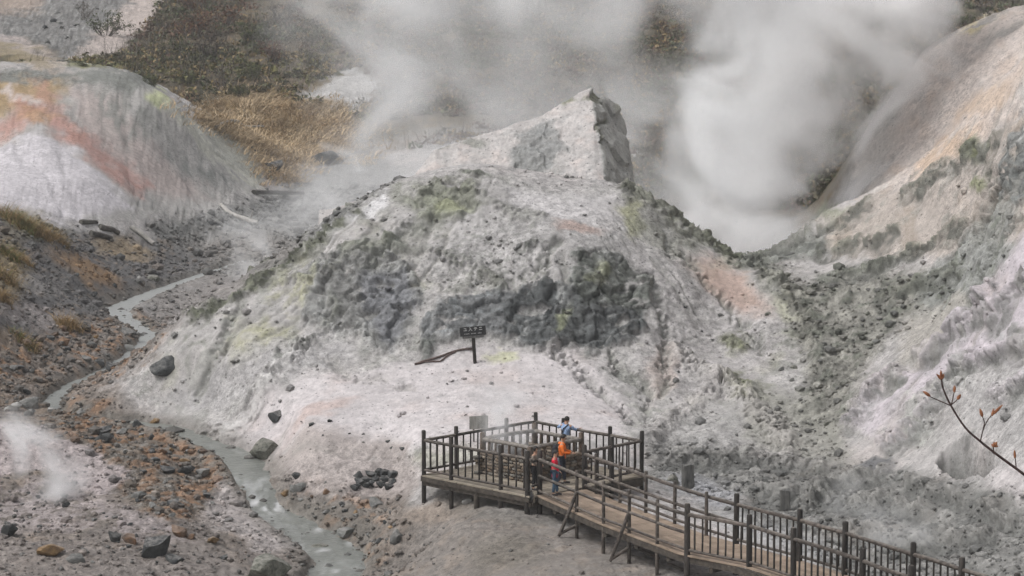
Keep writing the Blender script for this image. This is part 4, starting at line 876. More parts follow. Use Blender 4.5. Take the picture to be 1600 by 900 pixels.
# ------------------------------------------------------------------ grass, brush and bare shrubs
M_LEAF = mat_attr("dry leaves and grass", .9, .7, 1.25, 3)
def blades(P, L, Wd, lean, curve, colr, az=None, seg=3):
    n = len(P); az = rng.random(n) * 2 * math.pi if az is None else az
    d = np.stack([np.cos(az), np.sin(az), np.zeros(n)], 1); side = np.stack([-np.sin(az), np.cos(az), np.zeros(n)], 1)
    ang = rng.random(n) * math.pi; side = side * np.cos(ang)[:, None] + d * np.sin(ang)[:, None] * .8
    V = np.zeros((n, 2 * (seg + 1), 3))
    for k in range(seg + 1):
        t = k / seg; z = t * L * np.cos(np.minimum(lean * (.4 + curve * t), 1.5)); h = t * L * np.sin(np.minimum(lean * (.4 + curve * t), 1.5))
        c = P + d * h[:, None] + np.array([0, 0, 1]) * z[:, None]; w = (Wd * (1 - .85 * t))[:, None] * .5
        V[:, 2 * k] = c - side * w; V[:, 2 * k + 1] = c + side * w
    F = np.concatenate([np.array([[2 * k, 2 * k + 1, 2 * k + 3, 2 * k + 2]]) for k in range(seg)])
    F = (F[None] + (np.arange(n) * 2 * (seg + 1))[:, None, None]).reshape(-1, 4)
    return V.reshape(-1, 3), F, np.repeat(colr, 2 * (seg + 1), 0)
def sample_uv(pl, n, y0=55):
    us, vs = [p[0] for p in pl], [p[1] for p in pl]; out = []; g = 0
    while len(out) < n and g < n * 30:
        g += 1; u, v = random.uniform(min(us), max(us)), random.uniform(min(vs), max(vs))
        if inpoly(pl, u, v): out.append(hit(u, v)[0])
    return np.array([tuple(p) for p in out])
REED = [(285, 180), (330, 160), (420, 148), (470, 165), (530, 168), (570, 200), (560, 235), (520, 250), (480, 262), (470, 285), (420, 285), (425, 250), (400, 235), (345, 212)]
REED2 = [(250, 175), (300, 140), (420, 125), (500, 145), (590, 165), (620, 225), (580, 260), (500, 275), (450, 300), (400, 290), (350, 225)]
pr_ = np.concatenate([sample_uv(REED, 1000), sample_uv(REED2, 420)])
pr_ = np.repeat(pr_, 9, 0) + rng.normal(size=(len(pr_) * 9, 3)) * np.array([.45, .6, .02])
az_ = fbm(pr_, .12, 2, 300) * 7 + rng.normal(size=len(pr_)) * .5
tone = fbm(pr_, .25, 3, 305)[:, None]; cb = np.array([.40, .305, .195]) * (1 + .5 * tone) * (.7 + .6 * rng.random((len(pr_), 1)))
V, F, Cc = blades(pr_, .45 + .85 * rng.random(len(pr_)), .06 + .05 * rng.random(len(pr_)), .5 + .7 * rng.random(len(pr_)), 1.3, cb, az_)
tag(mesh_obj('dry_grass', np_mesh('dry_grass', V, F, M_LEAF, False, Cc)), kind='stuff')
# grass tufts on the left scree, each a clump of its own
TUFTS = [(22, 345, 58, 34, .2, 'long green and straw grass tuft at the top of the left scree edge'), (62, 366, 40, 30, .0, 'straw coloured grass tuft below the greenest one on the left scree'),
         (92, 378, 30, 20, .1, 'small tan grass tuft at the right end of the upper grass band'), (38, 358, 34, 26, .6, 'green topped grass tuft between two straw ones on the left scree'),
         (14, 404, 34, 24, .4, 'olive grass tuft cut by the left edge, middle of the scree'), (36, 410, 24, 18, .0, 'short ochre tuft right of the olive tuft at the left edge'),
         (8, 440, 34, 34, .1, 'ochre bushy tuft at the left edge below the olive one'), (4, 470, 20, 26, .0, 'lowest brown tuft hugging the left edge'),
         (108, 514, 30, 30, .0, 'round tan tuft among rusty stones by the upper stream'), (40, 536, 40, 20, .3, 'flat yellowish tuft on the lower left scree')]
for u, v, w, h, g, lab in TUFTS:
    p, _ = hit(u, v); d = p.y / FPX; n = 520
    o_ = rng.normal(size=(n, 2)) * np.array([w * d * .26, w * d * .22]); P_ = np.array([[p.x + a, p.y + b, drop(p.x + a, p.y + b).z - .03] for a, b in o_])
    loc = np.array(tuple(p)); L = (h * d) * (.55 + .6 * rng.random(n)) * 1.05
    gsel = (rng.random((n, 1)) < g); cb = np.where(gsel, np.array([[.13, .15, .045]]), np.array([[.29, .20, .10]])) * (.65 + .7 * rng.random((n, 1)))
    V, F, Cc = blades(P_ - loc, L, np.full(n, .035), .35 + .8 * rng.random(n), 1.2, cb)
    o = mesh_obj('grass_tuft', np_mesh('grass_tuft', V, F, M_LEAF, False, Cc)); o.location = p; tag(o, lab, 'grass tuft', 'grass tufts on the left scree')
# brush: leafy clumps and dead stems that cover the far hillsides
def leaf_cards(P, size, colr):
    n = len(P); a = rng.normal(size=(n, 3)); a /= np.linalg.norm(a, axis=1)[:, None]; b = np.cross(a, rng.normal(size=(n, 3))); b /= np.linalg.norm(b, axis=1)[:, None]
    s = size[:, None] * .5
    V = np.stack([P - a * s * 1.4, P + b * s * .7, P + a * s * 1.4, P - b * s * .7], 1)
    return V.reshape(-1, 3), np.arange(4 * n).reshape(-1, 4), np.repeat(colr, 4, 0)
xb = rng.random(24000); yb = rng.random(24000)
yB = 132 + 225 * yb; xB = (xb * 2 - 1) * .30 * (27 + .7 * yB) * .98
i_ = np.clip(np.searchsorted(y_ax, yB), 0, len(y_ax) - 1); j_ = np.clip(np.searchsorted(s_ax, xB / wx(yB)), 0, NS - 1)
pB = PF[i_, j_]; uB, vB = survey(pB)
ok = ((yB > 207) | ((uB > 985) & (uB < 1345) & (yB > 138) & (xB > 9))) & (vB > -90) & (vB < 330) & (uB > -80) & (uB < 1700) & (perlin(pB, .07, 320) + .5 * perlin(pB, .2, 322) > -.42)
scree = lambda u, v: inpoly([(-60, -60), (270, -30), (200, 84), (120, 94), (90, 108), (-60, 108)], u, v) or inpoly([(455, 150), (560, 105), (600, 140), (560, 178)], u, v) or inpoly(REED, u, v)
ok &= np.array([not scree(u, v) for u, v in zip(uB, vB)])
pB = pB[ok]
rad = .5 + .9 * rng.random(len(pB)) ** 2
hue = perlin(pB, .06, 330)[:, None] + .4 * rng.normal(size=(len(pB), 1))
cB = np.where(hue > .35, np.array([[.115, .075, .055]]), np.where(hue > -.15, np.array([[.09, .08, .052]]), np.array([[.078, .086, .048]])))
cB = np.where(rng.random((len(pB), 1)) < .16, np.array([[.21, .155, .085]]), cB)
lowz = smooth(70, 105, vB[ok])[:, None] * smooth(640, 500, uB[ok])[:, None]; pick = rng.random((len(pB), 1)); cB = np.where(rng.random((len(pB), 1)) < lowz * .85, np.where(pick < .4, np.array([[.25, .19, .10]]), np.where(pick < .75, np.array([[.15, .14, .065]]), np.array([[.08, .08, .045]]))), cB * 1.25)
K = 22
q = rng.normal(size=(len(pB), K, 3)); q /= np.linalg.norm(q, axis=2, keepdims=True); q *= (rng.random((len(pB), K, 1)) ** .5) * rad[:, None, None]; q[..., 2] = np.abs(q[..., 2]) * .8
Pl = (pB[:, None] + q).reshape(-1, 3); cl = np.repeat(cB, K, 0) * (.75 + .5 * rng.random((len(pB) * K, 1)))
V1, F1, C1 = leaf_cards(Pl, .18 + .22 * rng.random(len(Pl)), cl)
st = np.repeat(pB[::2], 5, 0) + rng.normal(size=(len(pB[::2]) * 5, 3)) * np.array([.5, .5, 0])
V2, F2, C2 = blades(st, 1.0 + 1.8 * rng.random(len(st)), np.full(len(st), .05), .1 + .45 * rng.random(len(st)), .8, np.tile(np.array([[.12, .105, .09]]), (len(st), 1)) * (.6 + .8 * rng.random((len(st), 1))), seg=2)
tag(mesh_obj('undergrowth', np_mesh('undergrowth', np.concatenate([V1, V2]), np.concatenate([F1, F2 + len(V1)]), M_LEAF, False, np.concatenate([C1, C2]))), kind='stuff')
# bare shrubs with many thin stems
M_STEM = mat_rock("grey brown twigs", (.07, .06, .052), (.15, .13, .115), 6, .2)
def shrub_variant(seed, leafcol, nleaf, spread):
    rg = random.Random(seed); mb = MB(); tips = []
    def grow(p, d, L, r, lev):
        n = 3; pts = [p]; q = p
        for i in range(n):
            d = (d + Vector((rg.gauss(0, .14), rg.gauss(0, .14), rg.gauss(.03, .08)))).normalized(); q = q + d * (L / n); pts.append(q)
        mb.tube(pts, [r * (1 - .5 * i / n) for i in range(n + 1)], 4 if lev else 5, cap=False)
        if lev < 2:
            for _ in range(4 if lev == 0 else 3):
                k = rg.randint(1, n); dd = (d + Vector((rg.gauss(0, .6), rg.gauss(0, .6), rg.gauss(.15, .3)))).normalized()
                grow(pts[k], dd, L * rg.uniform(.45, .7), r * .5, lev + 1)
        else: tips.append(q); tips.append(pts[1])
    for i in range(rg.randint(6, 9)):
        a = rg.uniform(0, 2 * math.pi); grow(Vector((math.cos(a) * .12, math.sin(a) * .12, -.1)), Vector((math.cos(a) * spread, math.sin(a) * spread, 1)).normalized(), rg.uniform(.5, .7), .022, 0)
    me = bpy.data.meshes.new('trunk'); me.from_pydata(mb.v, [], mb.f); me.update(); me.materials.append(M_STEM)
    T = np.array([tuple(t) for t in tips]); P = T[rng.integers(0, len(T), nleaf)] + rng.normal(size=(nleaf, 3)) * .07
    V, F, Cc = leaf_cards(P, .035 + .04 * rng.random(nleaf), np.array([leafcol]) * (.5 + 1.0 * rng.random((nleaf, 1))))
    return me, np_mesh('crown', V, F, M_LEAF, False, Cc)
SHRUBS = {'bare': [shrub_variant(1, (.10, .085, .06), 260, .5), shrub_variant(2, (.09, .075, .06), 200, .65)], 'rusty': [shrub_variant(3, (.115, .055, .035), 620, .6), shrub_variant(4, (.13, .065, .04), 520, .8)],
          'green': [shrub_variant(5, (.06, .07, .028), 900, .9), shrub_variant(6, (.075, .085, .035), 800, .7)]}
SHRUB_AT = [
 (335, 92, 100, 70, 'bare', 'large bare grey stemmed shrub in the middle of the upper left brush'), (300, 60, 80, 55, 'rusty', 'reddish brown shrub above and left of the big bare shrub'), (350, 40, 90, 50, 'rusty', 'broad reddish shrub above the big bare shrub'),
 (395, 70, 70, 50, 'green', 'dark green shrub right of the big bare shrub'), (270, 85, 60, 40, 'green', 'olive shrub at the right border of the pale scree chute'), (250, 50, 50, 36, 'bare', 'grey shrub on the right border of the scree chute near the top'),
 (340, 140, 56, 44, 'bare', 'bare purple grey shrub just above the dry reeds'), (290, 130, 50, 24, 'green', 'low olive bush left of the purple grey shrub'), (400, 125, 60, 34, 'green', 'low dark green bush right of the purple grey shrub'),
 (240, 135, 50, 28, 'green', 'dark low bush behind the shoulder of the stained hill'), (370, 150, 46, 26, 'green', 'small dark bush at the top edge of the dry reeds'), (430, 95, 60, 46, 'rusty', 'brown shrub at the edge of the steam on the left'),
 (165, 55, 70, 50, 'green', 'dark shrub beside the grey rocky gully at the top left'), (130, 30, 50, 36, 'bare', 'leafless dark shrub above the rocky gully at the top left'), (310, 20, 80, 50, 'rusty', 'reddish shrub at the very top left of the brush'),
 (440, 40, 70, 50, 'bare', 'bare shrub fading into the left steam'), (700, 30, 80, 50, 'bare', 'grey shrub in the gap between two steam columns'), (720, 60, 60, 30, 'green', 'green low bush in the gap between two steam columns'),
 (900, 55, 60, 36, 'green', 'dark green bush glimpsed through steam above the split peak'), (1120, 150, 70, 50, 'rusty', 'brown shrub seen through the hole in the steam right of the peak'), (1130, 200, 60, 40, 'bare', 'bare shrub in the lower part of the steam hole right of the peak'),
 (1490, 45, 70, 36, 'green', 'dark bush on the hillside behind the right crest'), (1540, 20, 70, 40, 'bare', 'grey brown shrub at the top right above the crest'), (1440, 40, 60, 40, 'rusty', 'brown shrub where the big steam column meets the right crest'),
 (210, 110, 40, 22, 'green', 'yellow green low bush at the foot of the pale scree chute'), (140, 104, 60, 16, 'green', 'long low green bush under the pale scree chute')]
for u, v, w, h, k, lab in SHRUB_AT:
    p, _ = hit(u, v); d = p.y / FPX; tm, cm = random.choice(SHRUBS[k])
    r = empty('shrub', p, random.uniform(0, 6.28), label=lab, cat='shrub', group='shrubs on the far hillside')
    mesh_obj('trunk', tm, r); mesh_obj('crown', cm, r); r.scale = (w * d * .55, w * d * .55, h * d * .85)
# ------------------------------------------------------------------ timber: viewing platform, boardwalk and the fenced pit
M_POST = mat_plain("dark weathered logs", (.016, .014, .0125), (.055, .047, .041), 9, .8, (1, 1, .25), True)
M_RAIL = mat_plain("worn grey brown rails", (.035, .029, .024), (.12, .10, .086), 7, .75, None, True)
M_PALE = mat_plain("bleached rails round the pit", (.13, .115, .10), (.27, .245, .22), 7, .8)
M_BROWN = mat_plain("brown pit posts", (.07, .052, .04), (.15, .115, .09), 8, .8)
def mat_deck(name, c1, c2):
    m, n, l, b = new_mat(name); geo = n.new('ShaderNodeNewGeometry'); t = n.new('ShaderNodeTexNoise'); t.inputs['Scale'].default_value = 2.2; t.inputs['Detail'].default_value = 6
    l.new(geo.outputs['Position'], t.inputs['Vector']); mx = n.new('ShaderNodeMath'); mx.operation = 'MULTIPLY_ADD'; mx.inputs[1].default_value = .35
    l.new(geo.outputs['Random Per Island'], mx.inputs[0]); sb = n.new('ShaderNodeMath'); sb.operation = 'MULTIPLY_ADD'; sb.inputs[1].default_value = 1.0; sb.inputs[2].default_value = -.17
    l.new(t.outputs[0], sb.inputs[0]); l.new(sb.outputs[0], mx.inputs[2]); cr = n.new('ShaderNodeValToRGB'); cr.color_ramp.elements[0].position = .25; cr.color_ramp.elements[1].position = .75
    cr.color_ramp.elements[0].color = (*c1, 1); cr.color_ramp.elements[1].color = (*c2, 1); l.new(mx.outputs[0], cr.inputs[0]); l.new(cr.outputs[0], b.inputs['Base Color']); b.inputs['Roughness'].default_value = .8
    return m
M_DECK = mat_deck("grey deck boards", (.15, .125, .095), (.30, .26, .205)); M_DECK2 = mat_deck("tan boardwalk boards", (.17, .125, .09), (.31, .235, .175))
M_BEAM = mat_plain("dark under-timbers", (.03, .026, .022), (.09, .075, .06), 6, .85)
RZ = 1.25
def rp(u, v, z=RZ): p = atz(u, v, z); return Vector((p.x, p.y, 0))
def zup(p, z): return Vector((p.x, p.y, z))
def plank(mb, a, b, c, d, t=.05, z=0):   # a-b one end, d-c the other (xy), top at z
    top = [zup(q, z + random.uniform(-.004, .004)) for q in (a, b, c, d)]; bot = [zup(q, z - t) for q in (a, b, c, d)]
    mb.add(top + bot, [(0, 1, 2, 3), (7, 6, 5, 4), (0, 4, 5, 1), (1, 5, 6, 2), (2, 6, 7, 3), (3, 7, 4, 0)])
def lerp(a, b, t): return a + (b - a) * t
def post(root, org, p, zt, r, mat, name='post', cap=True, zb=None):
    mb = MB(); zb = drop(p.x, p.y).z - .25 if zb is None else zb
    mb.log(zup(p, zb), zup(p, zt), r, 10, 4, .12, .95); return mb.build(name, mat, root, origin=None)
def local(o, org):
    for v in o.data.vertices: v.co -= org
    return o
class Timber:
    def __init__(s, name, org, **kw): s.org = Vector(org); s.root = empty(name, org, **kw)
    def part(s, mb, name, mat, smooth_=True): return local(mb.build(name, mat, s.root, smooth_), s.org)
    def post(s, p, zt=1.55, r=.08, mat=None, zb=None): return local(post(s.root, s.org, p, zt, r, mat or M_POST, zb=zb), s.org)
    def rail(s, a, b, z, r=.062, mat=None, z2=None): mb = MB(); mb.log(zup(a, z), zup(b, z if z2 is None else z2), r, 8, 4, .35, .95); return s.part(mb, 'rail', mat or M_RAIL)
    def baluster(s, p, z0=.12, z1=RZ, r=.032, mat=None): mb = MB(); mb.log(zup(p, z0), zup(p, z1), r, 7, 3, .3, .95); return s.part(mb, 'baluster', mat or M_POST)
pL, pF, pR, pB_ = rp(662, 688), rp(831, 719), rp(1003, 689), rp(837, 659)
ctr = (pL + pF + pR + pB_) / 4
T = Timber('viewing_platform', zup(ctr, -.7), label='square dark timber viewing platform with log railings around the steaming pit', cat='viewing platform')
iL, iF, iR, iB = rp(754, 686), rp(828, 700), rp(908, 687), rp(835, 673)
mb = MB()
for (a, b), (c, d) in (((pL, pF), (iL, iF)), ((pF, pR), (iF, iR)), ((pR, pB_), (iR, iB)), ((pB_, pL), (iB, iL))):
    n = max(4, int((b - a).length / .24)); e = (lerp(a, b, .5) - lerp(c, d, .5)).normalized() * .12
    for rows in range(8):
        t0, t1 = rows / 8, (rows + 1) / 8 - .012
        A0, A1, B0, B1 = lerp(a + e, c, t0), lerp(a + e, c, t1), lerp(b + e, d, t0), lerp(b + e, d, t1)
        for k in range(3): plank(mb, lerp(A0, B0, k / 3 + .002), lerp(A0, B0, (k + 1) / 3 - .002), lerp(A1, B1, (k + 1) / 3 - .002), lerp(A1, B1, k / 3 + .002))
T.part(mb, 'deck', M_DECK, False)
mb = MB()
for a, b in ((pL, pF), (pF, pR), (pR, pB_), (pB_, pL)):
    s = (b - a).normalized(); o_ = Vector((s.y, -s.x, 0)) * .10
    for zc in (-.14, -.30):
        ang = math.atan2(s.y, s.x); mb.box(zup(lerp(a, b, .5) + o_ * (1 if zc > -.2 else .2), zc), (b - a).length, .10, .15, Matrix.Rotation(ang, 3, 'Z'))
T.part(mb, 'frame', M_BEAM, False)
SIDES = [(pL, pF, [0, .265, .72]), (pR, pB_, [0, .29, .73]), (pB_, pL, [0, .27, .72])]
for a, b, ts in SIDES:
    ends = ts + [1.0]
    for t in ts: T.post(lerp(a, b, t), 1.58 if t else 1.62)
    for t0, t1 in zip(ends[:-1], ends[1:]):
        q0, q1 = lerp(a, b, t0), lerp(a, b, t1)
        T.rail(q0, q1, RZ, .06); T.rail(q0, q1, .17, .048)
        n = max(2, round((q1 - q0).length / .36))
        for k in range(1, n): T.baluster(lerp(q0, q1, k / n), .17, RZ)
# front right side: open where the boardwalk leaves, railed on the right part
gA, gB = rp(841, 717), rp(913, 707); gC = rp(956, 698)
T.post(pF + Vector((-.16, .10, 0)), 1.56, .092); T.post(gA + Vector((.05, 0, 0)), 1.56, .092); T.post(gB, 1.52, .092); T.post(gC, 1.62, .09)
for q0, q1 in ((gB, gC), (gC, pR)):
    T.rail(q0, q1, RZ, .06); T.rail(q0, q1, .17, .048); n = max(3, round((q1 - q0).length / .4))
    for k in range(1, n): T.baluster(lerp(q0, q1, k / n), .17, RZ)
for z_ in (.35, 1.2): mb = MB(); mb.log(zup(pF, z_), zup(gA, z_), .05); T.part(mb, 'brace', M_POST)
for t in (.5,):
    for a, b in ((pL, pF), (pF, pR), (pB_, pL)): T.post(lerp(a, b, t), -.03, .10, M_BEAM)
# ---- pit
ic = (iL + iF + iR + iB) / 4
E = Timber('pit_enclosure', zup(ic, 0), label='square stacked stone pit wall topped with a bleached log fence, steam rising inside', cat='pit fence')
M_STACK = mat_attr("stacked brown stones", .92, .7, 1.25, 12)
V, F, Cs = [], [], []
bm = bmesh.new(); bmesh.ops.create_icosphere(bm, subdivisions=2, radius=1.0); I2 = np.array([tuple(v.co) for v in bm.verts]); F2_ = np.array([[v.index for v in f.verts] for f in bm.faces]); bm.free()
I2 = np.sign(I2) * np.abs(I2) ** .6
for a, b in ((iL, iF), (iF, iR), (iR, iB), (iB, iL)):
    L = (b - a).length; s = (b - a).normalized(); ang = math.atan2(s.y, s.x); Mr = np.array(Matrix.Rotation(ang, 3, 'Z'))
    for row in range(7):
        x = -.1
        while x < L:
            w = random.uniform(.22, .5); h = .062
            P = I2 * np.array([w * .5, .13 + random.uniform(-.02, .03), h]) * (1 + .10 * rng.normal(size=(len(I2), 1)) * .4)
            P = P @ Mr.T + np.array(tuple(a + s * (x + w / 2))) + np.array([0, 0, .06 + row * .112])
            F.append(F2_ + len(V) * len(I2)); V.append(P); base = random.choice([(.15, .115, .085), (.11, .09, .07), (.20, .165, .13), (.13, .12, .105)])
            Cs.append(np.tile(np.array([base]) * random.uniform(.7, 1.2), (len(I2), 1))); x += w
me = np_mesh('stone_wall', np.concatenate(V) - np.array(tuple(E.org)), np.concatenate(F), M_STACK, True, np.concatenate(Cs)); mesh_obj('stone_wall', me, E.root)
for q, zt in ((iL, 1.5), (iF, 1.3), (iR, 1.52), (iB, 1.55)): E.post(q, zt, .10, M_BROWN, -.05)
for a, b in ((iL, iF), (iF, iR), (iR, iB), (iB, iL)):
    E.rail(a, b, RZ, .08, M_PALE); n = round((b - a).length / .36)
    for k in range(1, n): E.baluster(lerp(a, b, k / n), .7, RZ, .05, M_BROWN)
# ---- boardwalk
def poly_uv(lst): return [rp(u, v) for u, v in lst]
FARL = poly_uv([(914, 710), (1100, 775.6), (1154, 789), (1247, 812), (1318, 832), (1424, 865.5), (1502, 890)]); NEARL = poly_uv([(842, 718), (942, 759), (1069, 803), (1169, 821), (1238, 842), (1347, 876), (1424, 903)])
def along_u(line_, u):          # point of a rail line seen at picture column u
    for a, b in zip(line_[:-1], line_[1:]):
        ua, ub = [survey(np.array([[p.x, p.y, RZ]]))[0][0] for p in (a, b)]
        if ua <= u <= ub: return lerp(a, b, (u - ua) / (ub - ua))
    return None
dirN = (NEARL[-1] - NEARL[3]).normalized(); dirF = (FARL[-1] - FARL[2]).normalized()
NEARL.append(NEARL[-1] + dirN * 5.5); FARL.append(FARL[-1] + dirF * 4.5)
K_ = Timber('boardwalk', zup(FARL[0], -.7), label='long timber boardwalk with log railings running from the platform to the lower right corner', cat='boardwalk')
def arc(line_, n):
    L = [0]
    for a, b in zip(line_[:-1], line_[1:]): L.append(L[-1] + (b - a).length)
    out = []
    for i in range(n + 1):
        t = L[-1] * i / n; k = max(j for j in range(len(L) - 1) if L[j] <= t + 1e-9); out.append(lerp(line_[k], line_[k + 1], min(1, (t - L[k]) / (L[k + 1] - L[k]))))
    return out
ns = 13; aN, aF = arc(NEARL, ns * 3), arc(FARL, ns * 3); mb = MB()
for i in range(ns * 3):
    for r in range(9):
        t0, t1 = -.04 + r * .12, -.04 + (r + 1) * .12 - .006; g = .012 if i % 3 == 2 else 0
        e0, e1 = aN[i], aN[i + 1]; f0, f1 = aF[i], aF[i + 1]
        plank(mb, lerp(e0, f0, t0), lerp(lerp(e0, e1, 1 - g), lerp(f0, f1, 1 - g), t0), lerp(lerp(e0, e1, 1 - g), lerp(f0, f1, 1 - g), t1), lerp(e0, f0, t1), .05, .012)
K_.part(mb, 'deck', M_DECK2, False)
mb = MB()
for line_, sgn in ((aN, -1), (aF, 1)):
    for i in range(0, ns * 3, 3):
        a, b = line_[i], line_[i + 3]; s = (b - a).normalized(); ang = math.atan2(s.y, s.x); o_ = Vector((-s.y, s.x, 0)) * (.02 * sgn)
        mb.box(zup(lerp(a, b, .5) + o_, -.15), (b - a).length + .02, .10, .2, Matrix.Rotation(ang, 3, 'Z'))
for i in range(2, ns * 3, 3):
    a, b = aN[i], aF[i]; s = (b - a).normalized(); mb.box(zup(lerp(a, b, .5), -.34), (b - a).length, .14, .14, Matrix.Rotation(math.atan2(s.y, s.x), 3, 'Z'))
K_.part(mb, 'frame', M_BEAM, False)
far_small, far_big = [933, 973, 1014, 1058, 1104], [1151, 1250, 1321, 1427, 1503]
near_small, near_big = [903, 943, 985, 1029], [1074, 1171, 1240, 1348, 1424]
def run(line_, small, big, tail):
    start = line_[0]
    seq = [start] + [along_u(line_, u) for u in small] ; bigp = [along_u(line_, u) for u in big] + [line_[-2] + (line_[-1] - line_[-2]) * t for t in tail]
    for p in seq[1:]: K_.post(p, 1.42, .06, M_RAIL)
    for p in bigp: K_.post(p, 1.6, .093)
    up = seq + [bigp[0]]
    for z, r in ((RZ, .065), (.68, .055), (.16, .05)):
        for k in range(0, len(up) - 1, 2): K_.rail(up[k], up[min(k + 2, len(up) - 1)], z, r)
    for a, b in zip(bigp[:-1], bigp[1:]):
        K_.rail(a, b, RZ, .065); K_.rail(a, b, .15, .05); n = max(3, round((b - a).length / .31))
        if survey(np.array([[b.x, b.y, 0]]))[0][0] < 1800:
            for k in range(1, n): K_.baluster(lerp(a, b, k / n), .15, RZ, .031)
run(FARL, far_small, far_big, [.5, .98]); run(NEARL, near_small, near_big, [.33, .66, .98])
for u in (903, 985):
    p = along_u(NEARL, u); s = (along_u(NEARL, u + 30) - p).normalized(); out = Vector((s.y, -s.x, 0)); out = out if out.y < 0 else -out
    q = p + out * .55 - s * .25; mb = MB(); mb.log(zup(p, .72), zup(q, drop(q.x, q.y).z + .05), .06); K_.part(mb, 'brace', M_RAIL); mb = MB(); mb.log(zup(p, -.45), zup(q, drop(q.x, q.y).z + .1), .06); K_.part(mb, 'brace', M_RAIL)
# loose planks lying under the boardwalk
for (u0, v0, u1, v1, lab) in ((994, 848, 1030, 868, 'upper of two weathered planks lying under the boardwalk'), (990, 856, 1028, 875, 'lower of two weathered planks lying under the boardwalk'), (1046, 885, 1068, 893, 'short broken plank beside the big post under the boardwalk')):
    a, b = hit(u0, v0)[0], hit(u1, v1)[0]; a = drop(a.x, a.y) if a.z < .0 else zup(a, -.85); b = drop(b.x, b.y) if b.z < 0 else zup(b, -.85)
    s = (b - a); mb = MB(); ang = math.atan2(s.y, s.x); mb.box((0, 0, .04), s.length, .16, .05, Matrix.Rotation(ang, 3, 'Z')); o = mb.build('plank', M_RAIL, None, False); o.location = lerp(a, b, .5) + Vector((0, 0, .02)); tag(o, lab, 'plank')
# ------------------------------------------------------------------ people
def cloth(name, c, r=.85): return mat_plain(name, tuple(x * .8 for x in c), tuple(min(1, x * 1.15) for x in c), 14, r)
M_SKIN = cloth("skin", (.42, .25, .17), .6); M_HAIR = cloth("dark hair", (.018, .014, .012), .6); M_EYE = cloth("eyes", (.02, .015, .012), .3); M_SHOE = cloth("shoes", (.05, .045, .045)); M_LIP = cloth("lips", (.30, .11, .09), .5)
def skin_mesh(name, J, edges, rad, mat, root=0, sub=2):
    names = list(J); me = bpy.data.meshes.new(name)
    me.from_pydata([tuple(J[n]) for n in names], [(names.index(a), names.index(b)) for a, b in edges], [])
    o = bpy.data.objects.new(name, me); COL.objects.link(o)
    sm = o.modifiers.new('s', 'SKIN'); sm.use_smooth_shade = True
    for i, n in enumerate(names):
        r = rad[n]; me.skin_vertices[0].data[i].radius = r if hasattr(r, '__len__') else (r, r); me.skin_vertices[0].data[i].use_root = (i == root)
    ss = o.modifiers.new('u', 'SUBSURF'); ss.levels = sub; ss.render_levels = sub
    bpy.context.view_layer.update(); dg = bpy.context.evaluated_depsgraph_get(); m2 = bpy.data.meshes.new_from_object(o.evaluated_get(dg)); m2.name = name
    bpy.data.objects.remove(o); bpy.data.meshes.remove(me); m2.materials.clear(); m2.materials.append(mat)
    m2.polygons.foreach_set('use_smooth', [True] * len(m2.polygons)); return m2
def join(ms, name):
    bm = bmesh.new()
    for m in ms: bm.from_mesh(m)
    me = bpy.data.meshes.new(name); bm.to_mesh(me); bm.free(); me.materials.append(ms[0].materials[0])
    me.polygons.foreach_set('use_smooth', [True] * len(me.polygons)); return me
def ball(name, c, r, mat, sc=(1, 1, 1), seg=10):
    bm = bmesh.new(); bmesh.ops.create_uvsphere(bm, u_segments=seg * 2, v_segments=seg, radius=r)
    for v in bm.verts: v.co = Vector((v.co.x * sc[0], v.co.y * sc[1], v.co.z * sc[2])) + Vector(c)
    me = bpy.data.meshes.new(name); bm.to_mesh(me); bm.free(); me.polygons.foreach_set('use_smooth', [True] * len(me.polygons)); me.materials.append(mat); return me
